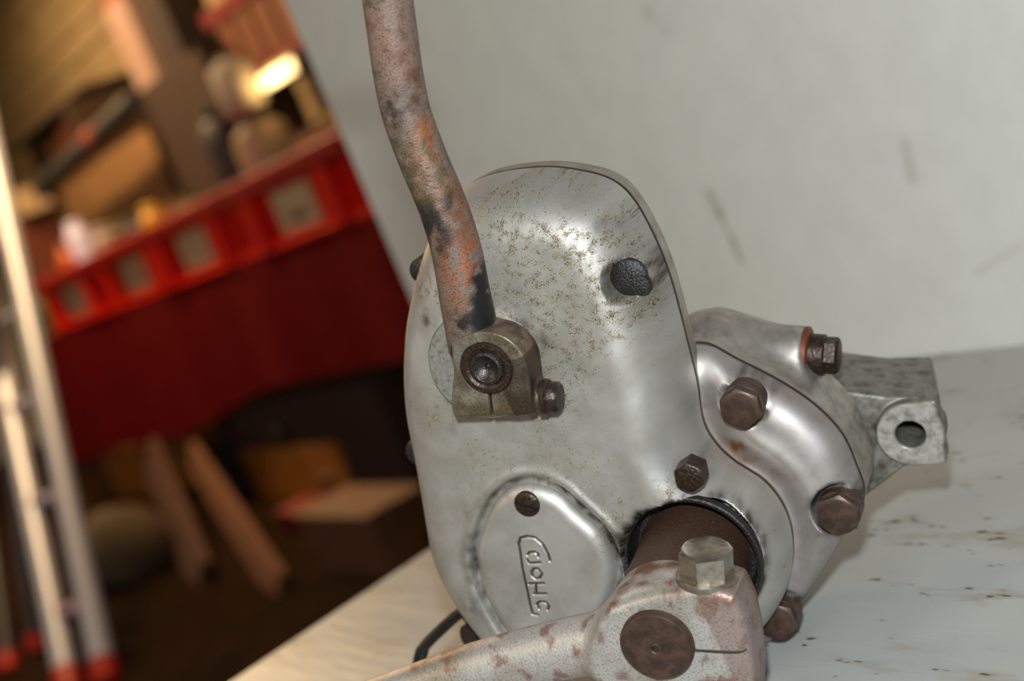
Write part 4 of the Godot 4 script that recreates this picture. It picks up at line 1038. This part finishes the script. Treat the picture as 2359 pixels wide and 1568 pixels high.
# ---------------------------------------------------------------- mesh building
# Gearbox shapes are worked out in millimetres (u right, v up, w out of the cover face); "k" turns them into metres.
class MB:
	var v := PackedVector3Array()
	var n := PackedVector3Array()
	var t := PackedVector2Array()
	var c := PackedColorArray()
	var i := PackedInt32Array()
	var xf := Transform3D.IDENTITY
	var col := Color.WHITE
	func add(p: Vector3, nn: Vector3, uv := Vector2.ZERO, cc = null) -> int:
		v.append(xf * p); n.append((xf.basis * nn).normalized()); t.append(uv); c.append(col if cc == null else cc)
		return v.size() - 1
	func tri(a: int, b: int, d: int) -> void:
		i.append(a); i.append(b); i.append(d)
	# a,b,d,e counter-clockwise seen from outside; Godot wants clockwise
	func quad(a: int, b: int, d: int, e: int) -> void:
		tri(a, d, b); tri(a, e, d)
	func mesh(k := 0.001) -> ArrayMesh:
		var a := []
		a.resize(Mesh.ARRAY_MAX)
		if k != 1.0:
			for q in v.size(): v[q] *= k
		a[Mesh.ARRAY_VERTEX] = v; a[Mesh.ARRAY_NORMAL] = n; a[Mesh.ARRAY_TEX_UV] = t; a[Mesh.ARRAY_COLOR] = c; a[Mesh.ARRAY_INDEX] = i
		var m := ArrayMesh.new()
		m.add_surface_from_arrays(Mesh.PRIMITIVE_TRIANGLES, a)
		return m
	func smooth() -> void:
		for q in n.size(): n[q] = Vector3.ZERO
		for q in range(0, i.size(), 3):
			var f := (v[i[q + 2]] - v[i[q]]).cross(v[i[q + 1]] - v[i[q]])
			n[i[q]] += f; n[i[q + 1]] += f; n[i[q + 2]] += f
		for q in n.size(): n[q] = n[q].normalized()
	# profile of (radius, height) from the outside bottom up to the axis, turned about +Z
	func lathe(prof: Array, segs := 40, a0 := 0.0, square := 0.0) -> void:
		for s in prof.size() - 1:
			var p: Vector2 = prof[s]
			var q: Vector2 = prof[s + 1]
			if p.distance_to(q) < 1e-5: continue
			var d := (q - p).normalized()
			var np := Vector2(d.y, -d.x)
			var nq := np
			if s > 0:
				var e: Vector2 = (p - prof[s - 1]).normalized()
				if e.dot(d) > 0.75: np = (np + Vector2(e.y, -e.x)).normalized()
			if s < prof.size() - 2:
				var e: Vector2 = (prof[s + 2] - q).normalized()
				if e.dot(d) > 0.75: nq = (nq + Vector2(e.y, -e.x)).normalized()
			var base := v.size()
			for k in segs + 1:
				var a := a0 + TAU * k / segs
				var cs := Vector2(cos(a), sin(a))
				add(Vector3(p.x * cs.x, p.x * cs.y, p.y), Vector3(np.x * cs.x, np.x * cs.y, np.y), Vector2(float(k) / segs, p.y * 0.01))
				add(Vector3(q.x * cs.x, q.x * cs.y, q.y), Vector3(nq.x * cs.x, nq.x * cs.y, nq.y), Vector2(float(k) / segs, q.y * 0.01))
			for k in segs:
				var b := base + k * 2
				quad(b, b + 2, b + 3, b + 1)
	static func inset(poly: PackedVector2Array, d: float) -> PackedVector2Array:
		var o := PackedVector2Array()
		var m := poly.size()
		for q in m:
			var e1 := (poly[q] - poly[(q + m - 1) % m]).normalized()
			var e2 := (poly[(q + 1) % m] - poly[q]).normalized()
			var n1 := Vector2(-e1.y, e1.x)
			var n2 := Vector2(-e2.y, e2.x)
			var b := (n1 + n2)
			b = b / maxf(b.length_squared() * 0.5, 0.35)
			o.append(poly[q] + b * d)
		return o
	# polygon in XY (made counter-clockwise), from z0 to z1, edges rounded by b1 (front) and b0 (back)
	func extrude(poly_in: PackedVector2Array, z0: float, z1: float, b1 := 0.0, b0 := 0.0, crease := 0.8) -> void:
		var poly := poly_in
		if Geometry2D.is_polygon_clockwise(poly):
			poly = poly.duplicate(); poly.reverse()
		var m := poly.size()
		var rings := []
		if b0 > 0.0:
			for q in 3: rings.append([z0 + b0 * (1.0 - cos(PI / 4 * q)), b0 * (1.0 - sin(PI / 4 * q)), Vector2(sin(PI / 4 * q), -cos(PI / 4 * q))])
		else:
			rings.append([z0, 0.0, Vector2(1, 0)])
		if b1 > 0.0:
			for q in 3: rings.append([z1 - b1 * (1.0 - sin(PI / 4 * q)), b1 * (1.0 - cos(PI / 4 * q)), Vector2(cos(PI / 4 * q), sin(PI / 4 * q))])
		else:
			rings.append([z1, 0.0, Vector2(1, 0)])
		var polys := []
		for r in rings: polys.append(inset(poly, r[1]) if r[1] > 0.0 else poly)
		for r in rings.size() - 1:
			for q in m:
				var q2 := (q + 1) % m
				var e := (poly[q2] - poly[q]).normalized()
				var out := Vector2(e.y, -e.x)
				var ep := (poly[q] - poly[(q + m - 1) % m]).normalized()
				var en := (poly[(q2 + 1) % m] - poly[q2]).normalized()
				var oa := (out + Vector2(ep.y, -ep.x)).normalized() if ep.dot(e) > crease else out
				var ob := (out + Vector2(en.y, -en.x)).normalized() if en.dot(e) > crease else out
				var ids := []
				for w in [[r, q, oa], [r, q2, ob], [r + 1, q2, ob], [r + 1, q, oa]]:
					var g: Vector2 = rings[w[0]][2]
					var p: Vector2 = polys[w[0]][w[1]]
					ids.append(add(Vector3(p.x, p.y, rings[w[0]][0]), Vector3(w[2].x * g.x, w[2].y * g.x, g.y), p * 0.01))
				quad(ids[0], ids[1], ids[2], ids[3])
		for side: int in [0, rings.size() - 1]:
			var pl: PackedVector2Array = polys[side]
			var ix := Geometry2D.triangulate_polygon(pl)
			var nz := -1.0 if side == 0 else 1.0
			var base := v.size()
			for p in pl: add(Vector3(p.x, p.y, rings[side][0]), Vector3(0, 0, nz), p * 0.01)
			for q in range(0, ix.size(), 3):
				var a := ix[q]
				var b := ix[q + 1]
				var d := ix[q + 2]
				var ccw := (pl[b] - pl[a]).cross(pl[d] - pl[a]) > 0.0
				if ccw == (nz > 0.0): tri(base + a, base + d, base + b)
				else: tri(base + a, base + b, base + d)
	func box(lo: Vector3, hi: Vector3, b := 0.0) -> void:
		extrude(PackedVector2Array([Vector2(lo.x, lo.y), Vector2(hi.x, lo.y), Vector2(hi.x, hi.y), Vector2(lo.x, hi.y)]), lo.z, hi.z, b, b)
	func sweep(pts: PackedVector3Array, radii: PackedFloat32Array, segs := 24, colf = null, squash := 1.0) -> void:
		var side := Vector3.UP
		var base := v.size()
		var along := 0.0
		for q in pts.size():
			var d := (pts[mini(q + 1, pts.size() - 1)] - pts[maxi(q - 1, 0)]).normalized()
			if q == 0:
				side = d.cross(Vector3(0.3, 0.2, 1)).normalized()
			side = (side - d * side.dot(d)).normalized()
			var other := d.cross(side)
			if q > 0: along += pts[q].distance_to(pts[q - 1])
			for k in segs + 1:
				var a := TAU * k / segs
				var r := side * cos(a) + other * sin(a) * squash
				var p := pts[q] + r * radii[q]
				add(p, r, Vector2(float(k) / segs, along * 0.01), null if colf == null else colf.call(p, along, a))
		for q in pts.size() - 1:
			for k in segs:
				var b := base + q * (segs + 1) + k
				quad(b, b + 1, b + segs + 2, b + segs + 1)
		for e: int in [0, pts.size() - 1]:
			var d := (pts[1] - pts[0]).normalized() * -1.0 if e == 0 else (pts[e] - pts[e - 1]).normalized()
			var mid := add(pts[e], d, Vector2.ZERO, null if colf == null else colf.call(pts[e], 0.0, 0.0))
			for k in segs:
				var b := base + e * (segs + 1) + k
				var w := v.size()
				add(Vector3.ZERO, d); add(Vector3.ZERO, d)
				v[w] = v[b]; v[w + 1] = v[b + 1]; c[w] = c[b]; c[w + 1] = c[b + 1]
				if e == 0: tri(mid, w, w + 1)
				else: tri(mid, w + 1, w)
	# surface nets of a distance field
	func nets(lo: Vector3, hi: Vector3, h: float, f: Callable, colf = null) -> void:
		var nx := int(ceil((hi.x - lo.x) / h)) + 1
		var ny := int(ceil((hi.y - lo.y) / h)) + 1
		var nz := int(ceil((hi.z - lo.z) / h)) + 1
		var g := PackedFloat32Array()
		g.resize(nx * ny * nz)
		var near := PackedInt32Array()
		for z in nz:
			for y in ny:
				var x := 0
				var row := (z * ny + y) * nx
				while x < nx:
					var d: float = f.call(Vector3(lo.x + x * h, lo.y + y * h, lo.z + z * h))
					g[row + x] = d
					if absf(d) < 2.2 * h: near.append(row + x)
					var skip := int(absf(d) * 0.75 / h) - 1
					while skip > 0 and x + 1 < nx:
						x += 1; skip -= 1
						g[row + x] = d
					x += 1
		var at := PackedInt32Array()
		at.resize(g.size()); at.fill(-1)
		var offs := [0, 1, nx, nx + 1, nx * ny, nx * ny + 1, nx * ny + nx, nx * ny + nx + 1]
		var edges := [[0, 1], [2, 3], [4, 5], [6, 7], [0, 2], [1, 3], [4, 6], [5, 7], [0, 4], [1, 5], [2, 6], [3, 7]]
		var corner := []
		for q in 8: corner.append(Vector3(q & 1, (q >> 1) & 1, (q >> 2) & 1))
		for p in near:
			var x := p % nx
			var y := (p / nx) % ny
			var z := p / (nx * ny)
			if x >= nx - 1 or y >= ny - 1 or z >= nz - 1: continue
			var neg := 0
			for q in 8:
				if g[p + offs[q]] < 0.0: neg += 1
			if neg == 0 or neg == 8: continue
			var sum := Vector3.ZERO
			var cnt := 0
			for e in edges:
				var a: float = g[p + offs[e[0]]]
				var b: float = g[p + offs[e[1]]]
				if (a < 0.0) != (b < 0.0):
					sum += corner[e[0]].lerp(corner[e[1]], a / (a - b)); cnt += 1
			var pos := lo + (Vector3(x, y, z) + sum / cnt) * h
			var s := h * 0.35
			var gr := Vector3.ZERO
			for kk in [Vector3(1, -1, -1), Vector3(-1, -1, 1), Vector3(-1, 1, -1), Vector3(1, 1, 1)]:
				gr += kk * float(f.call(pos + kk * s))
			at[p] = add(pos, gr.normalized(), Vector2(pos.x, pos.y) * 0.01, null if colf == null else colf.call(pos, gr.normalized()))
		for p in near:
			var x := p % nx
			var y := (p / nx) % ny
			var z := p / (nx * ny)
			if x < 1 or y < 1 or z < 1 or x >= nx - 1 or y >= ny - 1 or z >= nz - 1: continue
			var a := g[p] < 0.0
			for ax in 3:
				var st: int = [1, nx, nx * ny][ax]
				if (g[p + st] < 0.0) == a: continue
				var s1: int = [nx, nx * ny, 1][ax]
				var s2: int = [nx * ny, 1, nx][ax]
				var q0 := at[p - s1 - s2]
				var q1 := at[p - s2]
				var q2 := at[p]
				var q3 := at[p - s1]
				if q0 < 0 or q1 < 0 or q2 < 0 or q3 < 0: continue
				if a: quad(q0, q1, q2, q3)
				else: quad(q0, q3, q2, q1)

static func smin(a: float, b: float, k: float) -> float:
	var h := maxf(k - absf(a - b), 0.0) / k
	return minf(a, b) - h * h * k * 0.25

static func smax(a: float, b: float, k: float) -> float:
	return -smin(-a, -b, k)

static func poly_dist(p: Vector2, poly: PackedVector2Array) -> float:   # negative inside
	var best := 1e9
	var inside := false
	var m := poly.size()
	var a := poly[m - 1]
	for q in m:
		var b := poly[q]
		var e := b - a
		var w := p - a
		var d := w - e * clampf(w.dot(e) / e.length_squared(), 0.0, 1.0)
		best = minf(best, d.length_squared())
		if (a.y > p.y) != (b.y > p.y) and p.x < a.x + e.x * (p.y - a.y) / e.y: inside = not inside
		a = b
	return -sqrt(best) if inside else sqrt(best)

static func line_dist(p: Vector2, line: PackedVector2Array) -> float:
	var best := 1e9
	for q in line.size() - 1:
		var e := line[q + 1] - line[q]
		var w := p - line[q]
		best = minf(best, (w - e * clampf(w.dot(e) / e.length_squared(), 0.0, 1.0)).length_squared())
	return sqrt(best)

static func segdist(p: Vector3, a: Vector3, b: Vector3) -> float:
	var e := b - a
	return (p - a - e * clampf((p - a).dot(e) / e.length_squared(), 0.0, 1.0)).length()

# closed Catmull-Rom curve through the points, resampled evenly
static func curve(pts: PackedVector2Array, count: int) -> PackedVector2Array:
	var m := pts.size()
	var dense := PackedVector2Array()
	for q in m:
		for s in 16:
			dense.append(pts[q].cubic_interpolate(pts[(q + 1) % m], pts[(q + m - 1) % m], pts[(q + 2) % m], s / 16.0))
	var total := 0.0
	for q in dense.size(): total += dense[q].distance_to(dense[(q + 1) % dense.size()])
	var out := PackedVector2Array()
	var run := 0.0
	var q := 0
	for k in count:
		var want := total * k / count
		while true:
			var l := dense[q].distance_to(dense[(q + 1) % dense.size()])
			if run + l >= want or q == dense.size() - 1:
				out.append(dense[q].lerp(dense[(q + 1) % dense.size()], clampf((want - run) / maxf(l, 1e-6), 0.0, 1.0)))
				break
			run += l; q += 1
	return out

# open curve in space
static func path(pts: PackedVector3Array, per: int) -> PackedVector3Array:
	var out := PackedVector3Array()
	for q in pts.size() - 1:
		for s in per:
			out.append(pts[q].cubic_interpolate(pts[q + 1], pts[maxi(q - 1, 0)], pts[mini(q + 2, pts.size() - 1)], float(s) / per))
	out.append(pts[pts.size() - 1])
	return out

# a cast cover: closed outline at height w0, raised by rise(point, distance from the edge); fine rings near the edge
func cast_cover(outline: PackedVector2Array, centre: Vector2, rings: int, w0: float, rise: Callable, tint = null, edge_power := 1.6) -> MB:
	var b := MB.new()
	var m := outline.size()
	var top := b.add(Vector3(centre.x, centre.y, w0 + rise.call(centre, 60.0)), Vector3.BACK, cover_uv(centre), null if tint == null else tint.call(centre))
	for k in range(1, rings + 1):
		var s := 1.0 - pow(1.0 - float(k) / rings, edge_power)
		for q in m:
			var p := centre.lerp(outline[q], s)
			var d := 1e9
			if k == rings: d = 0.0
			else:
				var near := 0
				for o in range(-m / 5, m / 5 + 1, 3):
					var dd := p.distance_squared_to(outline[(q + o + m) % m])
					if dd < d:
						d = dd; near = q + o + m
				for o in range(-3, 3):
					var a := outline[(near + o) % m]
					var e := outline[(near + o + 1) % m] - a
					var w := p - a
					d = minf(d, (w - e * clampf(w.dot(e) / e.length_squared(), 0.0, 1.0)).length_squared())
				d = sqrt(d)
			b.add(Vector3(p.x, p.y, w0 + rise.call(p, d)), Vector3.BACK, cover_uv(p), null if tint == null else tint.call(p))
	for q in m:
		var q2 := (q + 1) % m
		b.tri(top, top + 1 + q2, top + 1 + q)
		for k in rings - 1:
			var a := top + 1 + k * m
			b.quad(a + q, a + m + q, a + m + q2, a + q2)
	b.smooth()
	return b

func cover_uv(p: Vector2) -> Vector2:
	return Vector2((p.x + 110.0) / 300.0, 1.0 - (p.y + 20.0) / 300.0)
